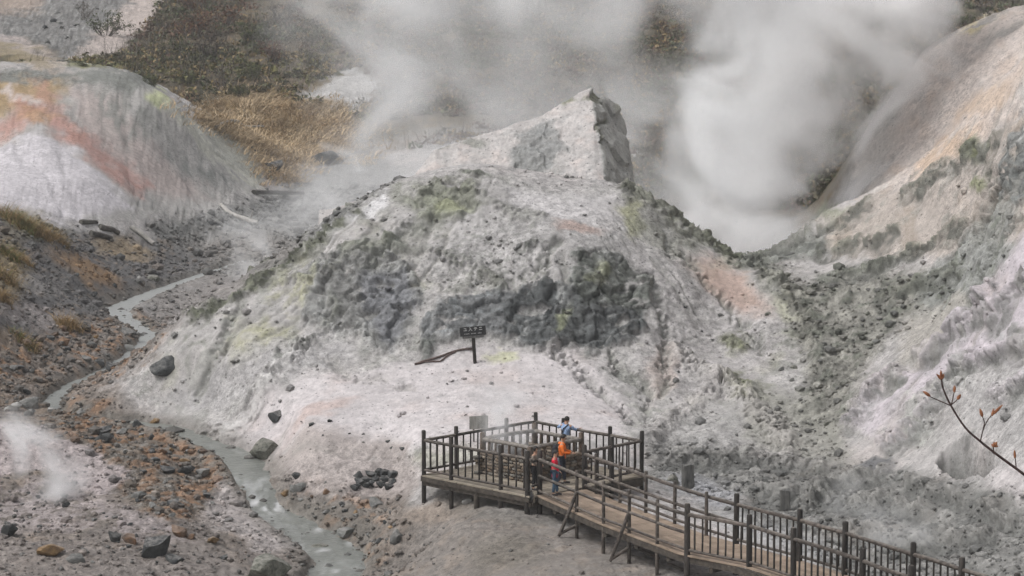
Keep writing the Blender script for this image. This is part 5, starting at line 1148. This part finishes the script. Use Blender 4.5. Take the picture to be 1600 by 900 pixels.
def person(loc, face_deg, H, label, top, legs, arms, hair='short', lean=0.0, head_yaw=0, head_pitch=0, step=.10, sleeve=None, long_top=False, female=False):
    """local frame: facing +x, left is +y; arms = (left elbow, left hand, right elbow, right hand)"""
    s = H / 1.7; k = s
    root = empty('person', loc, R(face_deg), label=label, cat='person', group=None)
    sh = .165 if female else .185
    def L(x, z): return x + math.tan(lean) * max(0, z - .88)
    J = {'pel': (0, 0, .90), 'wai': (L(.0, 1.05), 0, 1.05), 'che': (L(.01, 1.25), 0, 1.27), 'nec': (L(.0, 1.42), 0, 1.43), 'hd0': (L(.02, 1.5), 0, 1.50), 'hd1': (L(.035, 1.58), 0, 1.58), 'hd2': (L(.025, 1.64), 0, 1.655),
         'lsh': (L(0, 1.38), sh, 1.385), 'rsh': (L(0, 1.38), -sh, 1.385), 'lel': arms[0], 'lwr': arms[1], 'rel': arms[2], 'rwr': arms[3],
         'lhi': (0, .09, .86), 'rhi': (0, -.09, .86), 'lkn': (step * .7 + .02, .095, .48), 'rkn': (-step * .3 + .02, -.095, .48), 'lan': (step, .10, .085), 'ran': (-step * .8, -.10, .085), 'lto': (step + .16, .115, .03), 'rto': (-step * .8 + .16, -.115, .03)}
    J = {n: Vector(p) * k for n, p in J.items()}
    E = [('pel', 'wai'), ('wai', 'che'), ('che', 'nec'), ('nec', 'hd0'), ('hd0', 'hd1'), ('hd1', 'hd2'), ('che', 'lsh'), ('che', 'rsh'), ('lsh', 'lel'), ('lel', 'lwr'), ('rsh', 'rel'), ('rel', 'rwr'),
         ('pel', 'lhi'), ('pel', 'rhi'), ('lhi', 'lkn'), ('rhi', 'rkn'), ('lkn', 'lan'), ('rkn', 'ran'), ('lan', 'lto'), ('ran', 'rto')]
    rad = {'pel': (.125, .15), 'wai': (.105, .125), 'che': (.115, .15), 'nec': .055, 'hd0': .075, 'hd1': (.10, .085), 'hd2': (.075, .065), 'lsh': .06, 'rsh': .06, 'lel': .04, 'rel': .04, 'lwr': .027, 'rwr': .027, 'lhi': .085, 'rhi': .085,
           'lkn': .055, 'rkn': .055, 'lan': .036, 'ran': .036, 'lto': .03, 'rto': .03}
    rad = {n: (tuple(x * k for x in r) if hasattr(r, '__len__') else r * k) for n, r in rad.items()}
    bits = [skin_mesh('body', J, E, rad, M_SKIN)]
    for sd, el, wr in (('l', 'lel', 'lwr'), ('r', 'rel', 'rwr')):           # palm, four fingers and a thumb
        d = (J[wr] - J[el]).normalized(); up = Vector((0, 0, 1)); sidev = d.cross(up).normalized() if abs(d.z) < .9 else Vector((1, 0, 0)); nrm = sidev.cross(d).normalized()
        HJ = {'w': J[wr], 'p': J[wr] + d * .05 * k, 'p2': J[wr] + d * .085 * k}; bits.append(skin_mesh('hand', HJ, [('w', 'p'), ('p', 'p2')], {'w': (.026 * k, .02 * k), 'p': (.038 * k, .018 * k), 'p2': (.036 * k, .015 * k)}, M_SKIN, sub=1))
        for q, (off, ln) in enumerate(((-.03, .06), (-.01, .072), (.01, .068), (.03, .052))):
            b0 = J[wr] + d * .07 * k + sidev * off * k; FJ = {'a': b0, 'b': b0 + d * ln * .55 * k, 'c': b0 + d * ln * .9 * k - nrm * .02 * k}
            bits.append(skin_mesh('finger', FJ, [('a', 'b'), ('b', 'c')], {n: .0085 * k for n in FJ}, M_SKIN, sub=1))
        tb = J[wr] + d * .025 * k + sidev * .03 * k; TJ = {'a': tb, 'b': tb + (d + sidev).normalized() * .03 * k, 'c': tb + (d * 1.4 + sidev * .7).normalized() * .055 * k}
        bits.append(skin_mesh('thumb', TJ, [('a', 'b'), ('b', 'c')], {n: .01 * k for n in TJ}, M_SKIN, sub=1))
    hc = J['hd1']; Rm = Matrix.Rotation(R(head_yaw), 3, 'Z') @ Matrix.Rotation(R(head_pitch), 3, 'Y')
    def hp(x, y, z): return hc + Rm @ (Vector((x, y, z)) * k)
    bits.append(ball('nose', hp(.112, 0, -.005), .016 * k, M_SKIN, (1.1, .8, 1.3), 6))
    for y in (.088, -.088): bits.append(ball('ear', hp(0, y, -.005), .025 * k, M_SKIN, (.8, .4, 1.2), 6))
    mesh_obj('body', join(bits, 'body'), root)
    for y in (.036, -.036): mesh_obj('eye', ball('eye', hp(.093, y, .018), .011 * k, M_EYE, (1, 1, 1), 6), root)
    mesh_obj('mouth', ball('mouth', hp(.098, 0, -.048), .016 * k, M_LIP, (.5, 1.3, .4), 6), root)
    # hair: a cap over the crown and back of the head
    P = []; bm = bmesh.new(); bmesh.ops.create_icosphere(bm, subdivisions=3, radius=1.0)
    for v in bm.verts:
        c = v.co.copy(); low = -.25 if hair == 'short' else (-.95 if hair == 'bob' else -.1)
        front = c.x > .35 and c.z < .42
        z = max(c.z, low) if not front else .42 + (c.z - .42) * .05
        x = c.x if not front else min(c.x, .80)
        n_ = 1 + .05 * math.sin(c.x * 17 + c.y * 13) * math.cos(c.z * 15)
        v.co = hp(x * .112 * n_ - .008, c.y * (.103 if hair != 'bob' else .113) * n_, z * .118 * n_ + .03)
    me = bpy.data.meshes.new('hair'); bm.to_mesh(me); bm.free(); me.polygons.foreach_set('use_smooth', [True] * len(me.polygons)); me.materials.append(M_HAIR); mesh_obj('hair', me, root)
    g = 1.22
    hem = .62 if long_top else .86
    JT = {n: J[n] for n in ('wai', 'che', 'lsh', 'rsh')}; JT['hem'] = Vector((0, 0, hem)) * k; JT['nk'] = J['che'].lerp(J['nec'], .82)
    ET = [('wai', 'che'), ('hem', 'wai'), ('che', 'lsh'), ('che', 'rsh'), ('che', 'nk')]; RT = {'wai': (.135 * k, .155 * k), 'che': (.14 * k, .18 * k), 'lsh': .078 * k, 'rsh': .078 * k, 'hem': (.155 * k, .178 * k), 'nk': .072 * k}
    sl = {}
    for sd in 'lr':
        sl[sd] = ({'s': J[sd + 'sh'], 'e': J[sd + 'el'], 'w': J[sd + 'el'].lerp(J[sd + 'wr'], .9)}, [('s', 'e'), ('e', 'w')], {'s': .075 * k, 'e': .055 * k, 'w': .042 * k})
    ms = [skin_mesh('jacket', JT, ET, RT, top)]
    if sleeve is None: ms += [skin_mesh('sleeve', *sl[sd][:2], sl[sd][2], top) for sd in 'lr']
    else:
        for sd in 'lr': mesh_obj('sleeve', skin_mesh('sleeve', *sl[sd][:2], sl[sd][2], sleeve), root)
    mesh_obj('jacket', join(ms, 'jacket'), root)
    JL = {n: J[n] for n in ('pel', 'lhi', 'rhi', 'lkn', 'rkn')}; JL['lan'] = J['lan'] + Vector((0, 0, .02)); JL['ran'] = J['ran'] + Vector((0, 0, .02))
    mesh_obj('trousers', skin_mesh('trousers', JL, [('pel', 'lhi'), ('pel', 'rhi'), ('lhi', 'lkn'), ('rhi', 'rkn'), ('lkn', 'lan'), ('rkn', 'ran')], {'pel': (.14 * k, .165 * k), 'lhi': .10 * k, 'rhi': .10 * k, 'lkn': .072 * k, 'rkn': .072 * k, 'lan': .06 * k, 'ran': .06 * k}, legs), root)
    for sd in 'lr':
        a, t = J[sd + 'an'], J[sd + 'to']; mesh_obj('shoe', skin_mesh('shoe', {'h': a + Vector((-.05, 0, -.045)) * k, 'm': a + Vector((.03, 0, -.03)) * k, 't': t + Vector((.04, 0, .01)) * k}, [('h', 'm'), ('m', 't')], {'h': .045 * k, 'm': .05 * k, 't': .036 * k}, M_SHOE), root)
    return root, J, k
Z0D = 0.02
p = atz(833, 756, 0)
person((pF.x + .12, pF.y + 1.0, Z0D), -28, 1.53, 'woman in a grey brown top with dark brown hair behind the tall double corner posts', cloth("grey brown knit", (.20, .165, .135)), cloth("black trousers", (.02, .02, .022)),
       ((.06, .24, 1.13), (.20, .16, 1.02), (.06, -.24, 1.13), (.20, -.14, 1.02)), hair='bob', female=True, step=.05)
op = atz(877, 757, 0)
rt, J, k = person((op.x, op.y, Z0D), -8, 1.76, 'person in a bright orange jacket carrying a dark backpack, hands held in front', cloth("orange jacket", (.78, .17, .025)), cloth("navy trousers", (.025, .03, .045)),
       ((.10, .26, 1.12), (.36, .12, 1.08), (.10, -.26, 1.12), (.36, -.10, 1.08)), hair='short', lean=.06, head_pitch=12)
mesh_obj('hood', ball('hood', J['nec'] + Vector((-.085, 0, -.03)), .085, cloth("orange hood", (.72, .16, .03)), (.8, 1.3, .7)), rt)
bp_o = Vector(rt.location) + Matrix.Rotation(R(-8), 3, 'Z') @ Vector((-.22, 0, 1.16))
mb = MB()
b_ = bmesh.new(); bmesh.ops.create_cube(b_, size=1.0); bmesh.ops.subdivide_edges(b_, edges=b_.edges, cuts=4, use_grid_fill=True)
for v in b_.verts:
    c = v.co * 2; q_ = Vector([math.copysign(abs(t) ** 1.0, t) for t in c]); l_ = (abs(c.x) ** 4 + abs(c.y) ** 4 + abs(c.z) ** 4) ** .25
    c = c / l_; v.co = Vector((c.x * .10 * (1 - .15 * c.z), c.y * .17, c.z * .25))
me = bpy.data.meshes.new('backpack'); b_.to_mesh(me); b_.free(); me.polygons.foreach_set('use_smooth', [True] * len(me.polygons)); M_PACK = cloth("dark pack cloth", (.03, .03, .035)); me.materials.append(M_PACK)
bk_ = mesh_obj('backpack', me); bk_.location = bp_o; bk_.rotation_euler = (0, 0, R(-8)); tag(bk_, "dark rounded backpack on the orange jacketed person's back", 'backpack')
for y in (.11, -.11):
    mb = MB(); mb.tube([(.08, y, .18), (.14, y, .27), (.25, y * 1.05, .285), (.335, y, .20), (.36, y, .02), (.33, y * 1.1, -.13), (.12, y, -.19)], .018, 6); mb.build('strap', M_PACK, bk_)
mb = MB(); mb.tube([(-.105, -.10, -.05), (-.12, 0, -.06), (-.105, .10, -.05)], .014, 5); mb.build('pocket_zip', M_PACK, bk_)
cpz = atz(867, 775, 0)
rt, J, k = person((cpz.x, cpz.y, Z0D), -12, 1.58, 'shorter person in a red jacket and blue jeans beside the orange jacket', cloth("red vest", (.60, .02, .05)), cloth("blue jeans", (.055, .10, .155)),
       ((.04, .27, 1.10), (.22, .20, .98), (.04, -.25, 1.10), (.20, -.20, .96)), hair='short', head_pitch=10, long_top=True, step=.06)
bpz = lerp(pR, pB_, 1 - .34); inw = (ctr - bpz).normalized()
mesh_obj('shirt_front', ball('shirt_front', J['che'] + Vector((.105, -.02, -.06)), .10, cloth('grey shirt', (.2, .2, .22)), (.5, .55, 2.2)), rt)
rt, J, k = person((bpz.x + inw.x * .42, bpz.y + inw.y * .42, Z0D), 62, 1.70, 'person in a pale blue shirt seen from behind leaning at the back railing', cloth("pale blue shirt", (.27, .37, .55)), cloth("dark grey trousers", (.03, .032, .04)),
       ((.06, .36, 1.27), (.24, .14, 1.46), (.16, -.30, 1.22), (.40, -.36, 1.25)), hair='short', lean=.10)
mb = MB(); mb.tube([J['rsh'] + Vector((-.07, .06, .06)), J['che'] + Vector((-.165, .05, 0)), J['wai'] + Vector((-.15, .10, -.05))], .022, 6); mb.build('bag_strap', M_PACK, rt)
# ------------------------------------------------------------------ signs, stumps, driftwood, twig
M_SIGN = mat_plain("black painted sign board", (.016, .016, .017), (.04, .04, .04), 12, .6); M_WHITE = mat_plain("white sign paint", (.42, .42, .41), (.60, .60, .58), 20, .7)
M_GREYW = mat_plain("silver grey weathered wood", (.13, .125, .115), (.27, .26, .24), 10, .85, (1, 1, .2)); M_DGREY = mat_plain("dark grey weathered wood", (.06, .06, .058), (.15, .145, .135), 10, .85, (1, 1, .2))
p, _ = hit(743, 567); d = p.y / FPX
S = empty('sign', p, 0, label='black wooden sign with white characters on a single post below the dark crags', cat='sign')
mb = MB(); mb.log((0, 0, -.25), (-4 * d, -.02, 50 * d / .99), .075, 8, 4, .1, .95); mb.build('post', M_POST, S)
Mb = Matrix.Rotation(R(-5), 3, 'Y'); cz = 51 * d; bx = -4 * d
mb = MB(); W_, H_ = 41 * d, 14.5 * d; mb.box((bx, -.10, cz), W_, .05, H_, Mb); bd = mb.build('board', M_SIGN, S, False)
mb = MB(); mb.box((bx + .02, -.105, cz - H_ * .5 - .05), W_ * .82, .05, .09, Mb); mb.build('lower_board', M_DGREY, S, False)
def text_mesh(body, size, name, mat, parent, loc, rot, z=.012):
    c = bpy.data.curves.new(name, 'FONT'); c.body = body; c.size = size; c.align_x = 'CENTER'; c.align_y = 'CENTER'; c.extrude = z * .5; c.offset = size * .012
    t = bpy.data.objects.new(name, c); COL.objects.link(t); bpy.context.view_layer.update(); me = bpy.data.meshes.new_from_object(t.evaluated_get(bpy.context.evaluated_depsgraph_get()))
    bpy.data.objects.remove(t); me.materials.clear(); me.materials.append(mat); o = mesh_obj(name, me, parent); o.location = loc; o.rotation_euler = rot; return o
text_mesh('ユ 入 テ ニ', .165, 'lettering', M_WHITE, S, (bx, -.133, cz + .075), (R(90), R(-5), 0))
mb = MB()
for i in range(13):
    if i in (4, 9): continue
    x = (i - 6) * .055; mb.box((bx + x, -.128, cz - .095 + x * .087), .028, .006, .03, Mb)
mb.build('small_lettering', M_WHITE, S, False)
p, _ = hit(748, 684); Yb = max(pB_.y, 91.5); c_ = at(748, 660, Yb); dd = Yb / FPX
G = empty('notice_board', zup(Vector((c_.x, c_.y, 0)), drop(c_.x, c_.y).z), R(-18), label='plain grey wooden notice board behind the platform railing', cat='notice board'); gz = c_.z - G.location.z
mb = MB()
for k in range(4): mb.box((0, 0, gz + (k - 1.5) * 5.2 * dd), 31 * dd, .04, 5.1 * dd, Matrix.Rotation(R(-6), 3, 'Y'))
mb.build('board', M_GREYW, G, False)
for x in (-.22, .22): mb = MB(); mb.log((x, .05, -.2), (x, .05, gz + .1), .04, 6); mb.build('leg', M_DGREY, G)
def stump(u, v, w, h, label, rz):
    p, _ = hit(u, v); d = p.y / FPX; mb = MB(); a = w * d / 2; n = 6
    rings = []
    for i in range(n + 1):
        t = i / n; z = -.2 + t * (h * d + .2); f = 1 + random.uniform(-.04, .04)
        rings.append([(sx * a * f + random.uniform(-.012, .012), sy * a * .8 * f + random.uniform(-.012, .012), z + (random.uniform(-.05, .05) if i == n else 0)) for sx, sy in ((-1, -.6), (-.8, -1), (0, -1.04), (.8, -1), (1, -.6), (1, .6), (.8, 1), (0, 1.04), (-.8, 1), (-1, .6))])
    V = [q for r in rings for q in r]; m = 10; F = [(i * m + k, i * m + (k + 1) % m, (i + 1) * m + (k + 1) % m, (i + 1) * m + k) for i in range(n) for k in range(m)] + [tuple(n * m + k for k in range(m))]
    mb.add(V, F); o = mb.build('wooden_stump', M_DGREY, None, False); o.location = p; o.rotation_euler = (R(2), R(-2), rz); tag(o, label, 'stump')
stump(1075, 761, 19, 37, 'tall square weathered stump standing beyond the boardwalk near the small block', .15); stump(1227, 798, 17, 33, 'lower grey square stump with a yellowish foot beyond the baluster railing', -.1)
# driftwood
M_DRIFT = mat_rock("bleached driftwood", (.24, .23, .21), (.42, .40, .37), 3, .4); M_DWOOD = mat_rock("dark wet driftwood", (.05, .048, .043), (.13, .12, .105), 3, .5)
def drift(u0, v0, u1, v1, wpx, mat, label, bend=.6, lift=.7, stub=False):
    a, b = hit(u0, v0)[0], hit(u1, v1)[0]; r = wpx * a.y / FPX * .5; n = 7; c = (a + b) / 2; mb = MB(); pts, rr = [], []
    perp = Vector((-(b - a).y, (b - a).x, 0)).normalized()
    for i in range(n + 1):
        t = i / n; q = lerp(a, b, t); z = max(q.z, drop(q.x, q.y).z) + r * lift; pts.append(Vector((q.x, q.y, z)) + perp * math.sin(t * 3.1) * r * bend - c); rr.append(r * (1.05 - .3 * t) * random.uniform(.9, 1.1))
    mb.tube(pts, rr, 9, .06); o = mb.build('driftwood_log', mat); o.location = c; tag(o, label, 'log')
    if stub: m2 = MB(); m2.log(pts[1], pts[1] + Vector((r * 1.5, -r, r * 4)), r * .45, 6); m2.build('broken_branch', mat, o)
    return o
drift(402, 352, 346, 323, 8, M_DRIFT, 'white bleached driftwood log, its thick end low, on the grey valley floor', 3.2, .8, True); drift(396, 303, 474, 304, 8, M_DWOOD, 'long dark log lying straight across the grey valley floor', .4); drift(338, 205, 412, 203, 5, M_DRIFT, 'thin pale pole lying in front of the dry reeds', .2, 2.5)
drift(206, 358, 240, 384, 9, M_DRIFT, 'grey log sloping down beside the white sinter foot', .3, .8); drift(156, 358, 186, 368, 10, M_DWOOD, 'short thick dark log end at the top of the left scree', .2, .8); drift(126, 350, 152, 350, 8, M_DWOOD, 'small mossy log left of the thick dark one', .2, .8)
drift(142, 368, 174, 376, 10, M_DWOOD, 'split dark timber below the thick dark log', .2, .8); drift(486, 838, 512, 837, 3, M_DWOOD, 'thin black stick floating on the lower stream', .2, 1.5)
M_VINE = mat_plain("brown dead branches", (.07, .05, .045), (.15, .11, .10), 9, .85)
def vine(uvs, wpx, mb, c=None):
    P = [hit(u, v)[0] for u, v in uvs]; r = wpx * P[0].y / FPX * .5; mb.tube([q + Vector((0, 0, r * 1.2)) for q in P], r, 6, .1)
for uvs, w, lab in (([(742, 547), (728, 547), (715, 549), (702, 553), (690, 558), (674, 563), (662, 566), (648, 571)], 3.2, 'long dead branch trailing left from the foot of the sign'), ([(712, 551), (698, 558), (688, 566), (676, 566), (664, 567), (652, 570)], 2.6, 'second thinner dead branch looping just under the long one by the sign')):
    mb = MB(); vine(uvs, w, mb); o = mb.build('dead_branch', M_VINE, None, origin=hit(*uvs[0])[0]); tag(o, lab, 'branch')
# twig of a shrub close to the viewer, reaching in from the right
M_TWIG = mat_plain("dark reddish twig bark", (.035, .022, .02), (.085, .055, .048), 60, .7); M_BUD = mat_plain("brown leaf buds", (.16, .06, .03), (.33, .14, .07), 60, .65)
TY = 8.0; tp = lambda u, v, dy=0: at(u, v, TY + dy)
c0 = tp(1760, 900); c0.z = float(z_base(np.array([c0.x + .4]), np.array([TY]))[0]); c0.x += .4
TW = empty('twig', c0, 0, label='thin dark budding twig crossing the lower right corner close to the viewer', cat='twig')
def tw(pts, r0, r1, name, mat=M_TWIG):
    Q = [tp(*q) - c0 if not isinstance(q, Vector) else q - c0 for q in pts]; S_ = []
    for i in range(len(Q) - 1):
        p0, p1, p2, p3 = Q[max(i - 1, 0)], Q[i], Q[i + 1], Q[min(i + 2, len(Q) - 1)]
        for k in range(4): t = k / 4; S_.append(.5 * ((2 * p1) + (p2 - p0) * t + (2 * p0 - 5 * p1 + 4 * p2 - p3) * t * t + (3 * p1 - p0 - 3 * p2 + p3) * t ** 3))
    S_.append(Q[-1]); n = len(S_); mb = MB(); mb.tube(S_, [r0 + (r1 - r0) * i / (n - 1) for i in range(n)], 7, .08); return mb.build(name, mat, TW)
tw([c0 + Vector((0, 0, -.1)), (1800, 960), (1740, 860), (1660, 788), (1598, 740), (1560, 712), (1532, 690), (1508, 668), (1486, 634), (1474, 608), (1471, 592)], .0062, .0026, 'stem')
for pts in ([(1486, 634), (1472, 628), (1458, 622), (1450, 618)], [(1486, 634), (1489, 622), (1491, 612)], [(1487, 632), (1494, 626), (1498, 620)], [(1532, 690, .02), (1536, 672, .02), (1543, 657, .02), (1553, 645, .02)], [(1536, 672, .02), (1538, 660), (1535, 651)], [(1553, 706), (1552, 699), (1553, 696)], [(1588, 734), (1587, 722), (1586, 714)]): tw(pts, .0022, .0015, 'side_twig')
def bud(u0, v0, u1, v1, w, dy=0):
    a, b = tp(u0, v0, dy) - c0, tp(u1, v1, dy) - c0; r = w * TY / FPX * .5; mb = MB(); mb.tube([a, lerp(a, b, .2), lerp(a, b, .5), lerp(a, b, .8), b], [r * .5, r * .95, r, r * .6, r * .1], 7); mb.build('bud', M_BUD, TW)
for q in ((1471, 593, 1463, 584, 4.5), (1471, 592, 1470, 578, 5), (1472, 592, 1475, 584, 4.5), (1453, 619, 1442, 611, 5.5), (1491, 613, 1492, 602, 5), (1496, 624, 1501, 616, 6), (1535, 651, 1531, 638, 5.5), (1552, 647, 1567, 632, 5), (1550, 650, 1553, 638, 4.5), (1586, 716, 1585, 703, 4.5), (1554, 698, 1549, 694, 5), (1554, 697, 1558, 690, 5), (1553, 697, 1560, 697, 4.5), (1554, 697, 1553, 690, 4.5)): bud(*q)
# ------------------------------------------------------------------ steam
def steam(axis, dens, nscale, seed, amp=1.3, stretch=.7, fade_top=True, detail=4, lo=.30, hi=.72, edge=1.15, warp=2.2):
    """axis: (u, v, distance, radius in photo pixels) from the vent upward"""
    C = [at(u, v, Y) for u, v, Y, r in axis]; Rr = [r * Y / FPX for u, v, Y, r in axis]
    z0, z1 = C[0].z, C[-1].z; T_ = [(c.z - z0) / (z1 - z0) for c in C]; deg = min(3, len(C) - 1)
    fx, fy, fr = np.polyfit(T_, [c.x for c in C], deg), np.polyfit(T_, [c.y for c in C], min(deg, 2)), np.polyfit(T_, Rr, deg)
    n_ = 28; seg = 20; V, F = [], []
    for i in range(n_ + 1):
        t = -.12 + 1.24 * i / n_; tt = min(max(t, 0), 1); x, y, r = np.polyval(fx, tt), np.polyval(fy, tt), max(.1, np.polyval(fr, tt)) * (1.75 if 0 < i < n_ else 1.3)
        for k in range(seg): q = 2 * math.pi * k / seg; V.append((x + math.cos(q) * r, y + math.sin(q) * r, z0 + t * (z1 - z0)))
    for i in range(n_):
        for k in range(seg): F.append((i * seg + k, i * seg + (k + 1) % seg, (i + 1) * seg + (k + 1) % seg, (i + 1) * seg + k))
    me = bpy.data.meshes.new('steam'); base = Vector(V[0]); base = C[0]
    me.from_pydata([tuple(Vector(p) - base) for p in V], [], F + [tuple(reversed(range(seg))), tuple(n_ * seg + k for k in range(seg))]); me.update()
    m = bpy.data.materials.new('steam'); m.use_nodes = True; n, l = m.node_tree.nodes, m.node_tree.links; n.clear(); out = n.new('ShaderNodeOutputMaterial'); pv = n.new('ShaderNodeVolumePrincipled')
    pv.inputs['Color'].default_value = (.998, .998, 1, 1); pv.inputs['Anisotropy'].default_value = .1
    tc = n.new('ShaderNodeTexCoord'); sx = n.new('ShaderNodeSeparateXYZ'); l.new(tc.outputs['Object'], sx.inputs[0])
    def M(op, a, b=None, c=None, clamp=False):
        x = n.new('ShaderNodeMath'); x.operation = op; x.use_clamp = clamp
        for i, q in enumerate((a, b, c)):
            if q is None: continue
            if isinstance(q, (int, float)): x.inputs[i].default_value = q
            else: l.new(q, x.inputs[i])
        return x.outputs[0]
    traw = M('DIVIDE', sx.outputs['Z'], z1 - z0); t = M('MINIMUM', M('MAXIMUM', traw, 0.0), 1.0)
    def pol(f, off=0.0):
        f = list(map(float, f)); f[-1] -= off; r = None
        for cf in f: r = cf if r is None else M('MULTIPLY_ADD', r if not isinstance(r, float) else r, t, cf)
        return r
    dx = M('SUBTRACT', sx.outputs['X'], pol(fx, base.x)); dy = M('SUBTRACT', sx.outputs['Y'], pol(fy, base.y)); r = M('MAXIMUM', pol(fr), .1)
    wn_ = n.new('ShaderNodeTexNoise'); wn_.inputs['Scale'].default_value = nscale * .55; wn_.inputs['Detail'].default_value = 2; l.new(tc.outputs['Object'], wn_.inputs['Vector'])
    ws = n.new('ShaderNodeSeparateColor'); l.new(wn_.outputs['Color'], ws.inputs[0])
    dx = M('ADD', dx, M('MULTIPLY', M('SUBTRACT', ws.outputs[0], .5), M('MULTIPLY', r, warp))); dy = M('ADD', dy, M('MULTIPLY', M('SUBTRACT', ws.outputs[1], .5), M('MULTIPLY', r, warp)))
    q = M('DIVIDE', M('SQRT', M('ADD', M('MULTIPLY', dx, dx), M('MULTIPLY', dy, dy))), r)
    mp = n.new('ShaderNodeMapping'); mp.inputs['Scale'].default_value = (1, 1, stretch); mp.inputs['Location'].default_value = (seed * 3.7, seed * 1.9, seed * 2.3); l.new(tc.outputs['Object'], mp.inputs['Vector'])
    tx = n.new('ShaderNodeTexNoise'); tx.inputs['Scale'].default_value = nscale; tx.inputs['Detail'].default_value = detail; tx.inputs['Roughness'].default_value = .52; tx.inputs['Distortion'].default_value = .9; l.new(mp.outputs[0], tx.inputs['Vector'])
    nz = M('SUBTRACT', tx.outputs[0], .5)
    body = M('MULTIPLY_ADD', nz, amp, M('SUBTRACT', 1.0, q))
    def ss(x, a, b): y = n.new('ShaderNodeMapRange'); y.interpolation_type = 'SMOOTHSTEP'; y.inputs['From Min'].default_value = a; y.inputs['From Max'].default_value = b; l.new(x, y.inputs['Value']); return y.outputs[0]
    k = M('MULTIPLY', ss(body, 0.0, edge), ss(tx.outputs[0], lo, hi))
    k = M('MULTIPLY', k, ss(traw, -.11, .05))
    if fade_top: k = M('MULTIPLY', k, M('SUBTRACT', 1.0, ss(traw, .55, 1.08)))
    k = M('MULTIPLY', k, M('SUBTRACT', 1.0, ss(q, 1.2, 1.52)))
    l.new(M('MULTIPLY', k, dens), pv.inputs['Density']); l.new(pv.outputs[0], out.inputs['Volume']); me.materials.append(m)
    o = mesh_obj('steam', me); o.location = base; tag(o, kind='stuff'); return o
# great white column right of the peak, billowing up and spreading at the top
steam([(1160, 430, 123, 110), (1190, 310, 124, 145), (1225, 190, 126, 135), (1228, 40, 128, 205), (1190, -160, 130, 290)], 1.0, .17, 1, amp=4.2, lo=.30, hi=.52, fade_top=False, stretch=1.0, edge=1.0)
steam([(1240, 360, 124.5, 60), (1290, 260, 125.5, 70), (1335, 150, 126.5, 75), (1375, 50, 128, 90), (1400, -80, 130, 120)], .30, .24, 2, amp=3.4, lo=.32, hi=.58, stretch=1.0)
steam([(1090, 410, 130, 75), (1060, 310, 131, 110), (1030, 200, 132, 115), (1000, 90, 133, 130)], .34, .22, 2.6, amp=4, lo=.36, hi=.60, stretch=1.0)
# one broad drifting bank behind the peak, with thicker veils in it
steam([(880, 330, 158, 330), (860, 200, 159, 350), (840, 60, 160, 380), (820, -150, 162, 420)], .075, .085, 3, amp=3.8, lo=.44, hi=.60, fade_top=False, stretch=1.0)
steam([(960, 230, 144, 90), (940, 150, 145, 140), (910, 60, 146, 170), (870, -150, 149, 220)], .19, .14, 14.3, amp=3.6, lo=.40, hi=.60, fade_top=False, stretch=1.0)
steam([(615, 290, 170, 80), (610, 220, 170, 120), (580, 120, 171, 150), (530, 20, 172, 190), (500, -120, 174, 220)], .26, .11, 5, amp=3.6, lo=.36, hi=.60, fade_top=False, stretch=1.0)
# small vents
steam([(395, 470, 140, 40), (385, 430, 140, 60), (375, 385, 141, 80), (365, 320, 142, 95)], .42, .35, 7, amp=3, lo=.34, hi=.62, stretch=1.0)
steam([(560, 268, 186, 18), (545, 255, 186, 24), (528, 240, 187, 28), (505, 222, 188, 30)], .7, .4, 8, amp=3, lo=.34, hi=.62)
steam([(70, 775, 89.5, 46), (62, 740, 90, 56), (50, 700, 90.5, 60), (40, 640, 91.5, 66)], 1.15, .5, 9, amp=3, lo=.34, hi=.62, stretch=1.0)
steam([(812, 745, 86.4, 44), (795, 700, 86.6, 52), (785, 650, 87, 58), (775, 590, 87.5, 64)], 1.3, .6, 10, amp=3, lo=.32, hi=.60, stretch=1.0)
steam([(500, 360, 160, 90), (500, 320, 160, 110), (510, 280, 161, 110), (520, 230, 162, 110)], .22, .25, 11, amp=3.4, stretch=1.0)
steam([(1335, 800, 82, 50), (1330, 775, 82.5, 55), (1325, 750, 83, 50), (1320, 720, 84, 50)], .5, .5, 12, amp=3, stretch=1.0)
steam([(1420, 850, 75, 70), (1410, 830, 75.5, 70), (1400, 810, 76, 65), (1395, 780, 77, 60)], .45, .5, 13, amp=3, stretch=1.0)
# ------------------------------------------------------------------ the thin damp air of the valley
def haze(dens):
    m = bpy.data.materials.new('haze'); m.use_nodes = True; n, l = m.node_tree.nodes, m.node_tree.links; n.clear(); out = n.new('ShaderNodeOutputMaterial'); pv = n.new('ShaderNodeVolumePrincipled')
    pv.inputs['Color'].default_value = (.97, .975, .985, 1); pv.inputs['Density'].default_value = dens; l.new(pv.outputs[0], out.inputs['Volume'])
    mb = MB(); x, y0, y1, z0, z1 = 190, -20, 445, -12, 95
    mb.box((0, (y0 + y1) / 2, (z0 + z1) / 2), 2 * x, y1 - y0, z1 - z0); o = mb.build('haze', m, None, False); tag(o, kind='stuff')
haze(.00025)
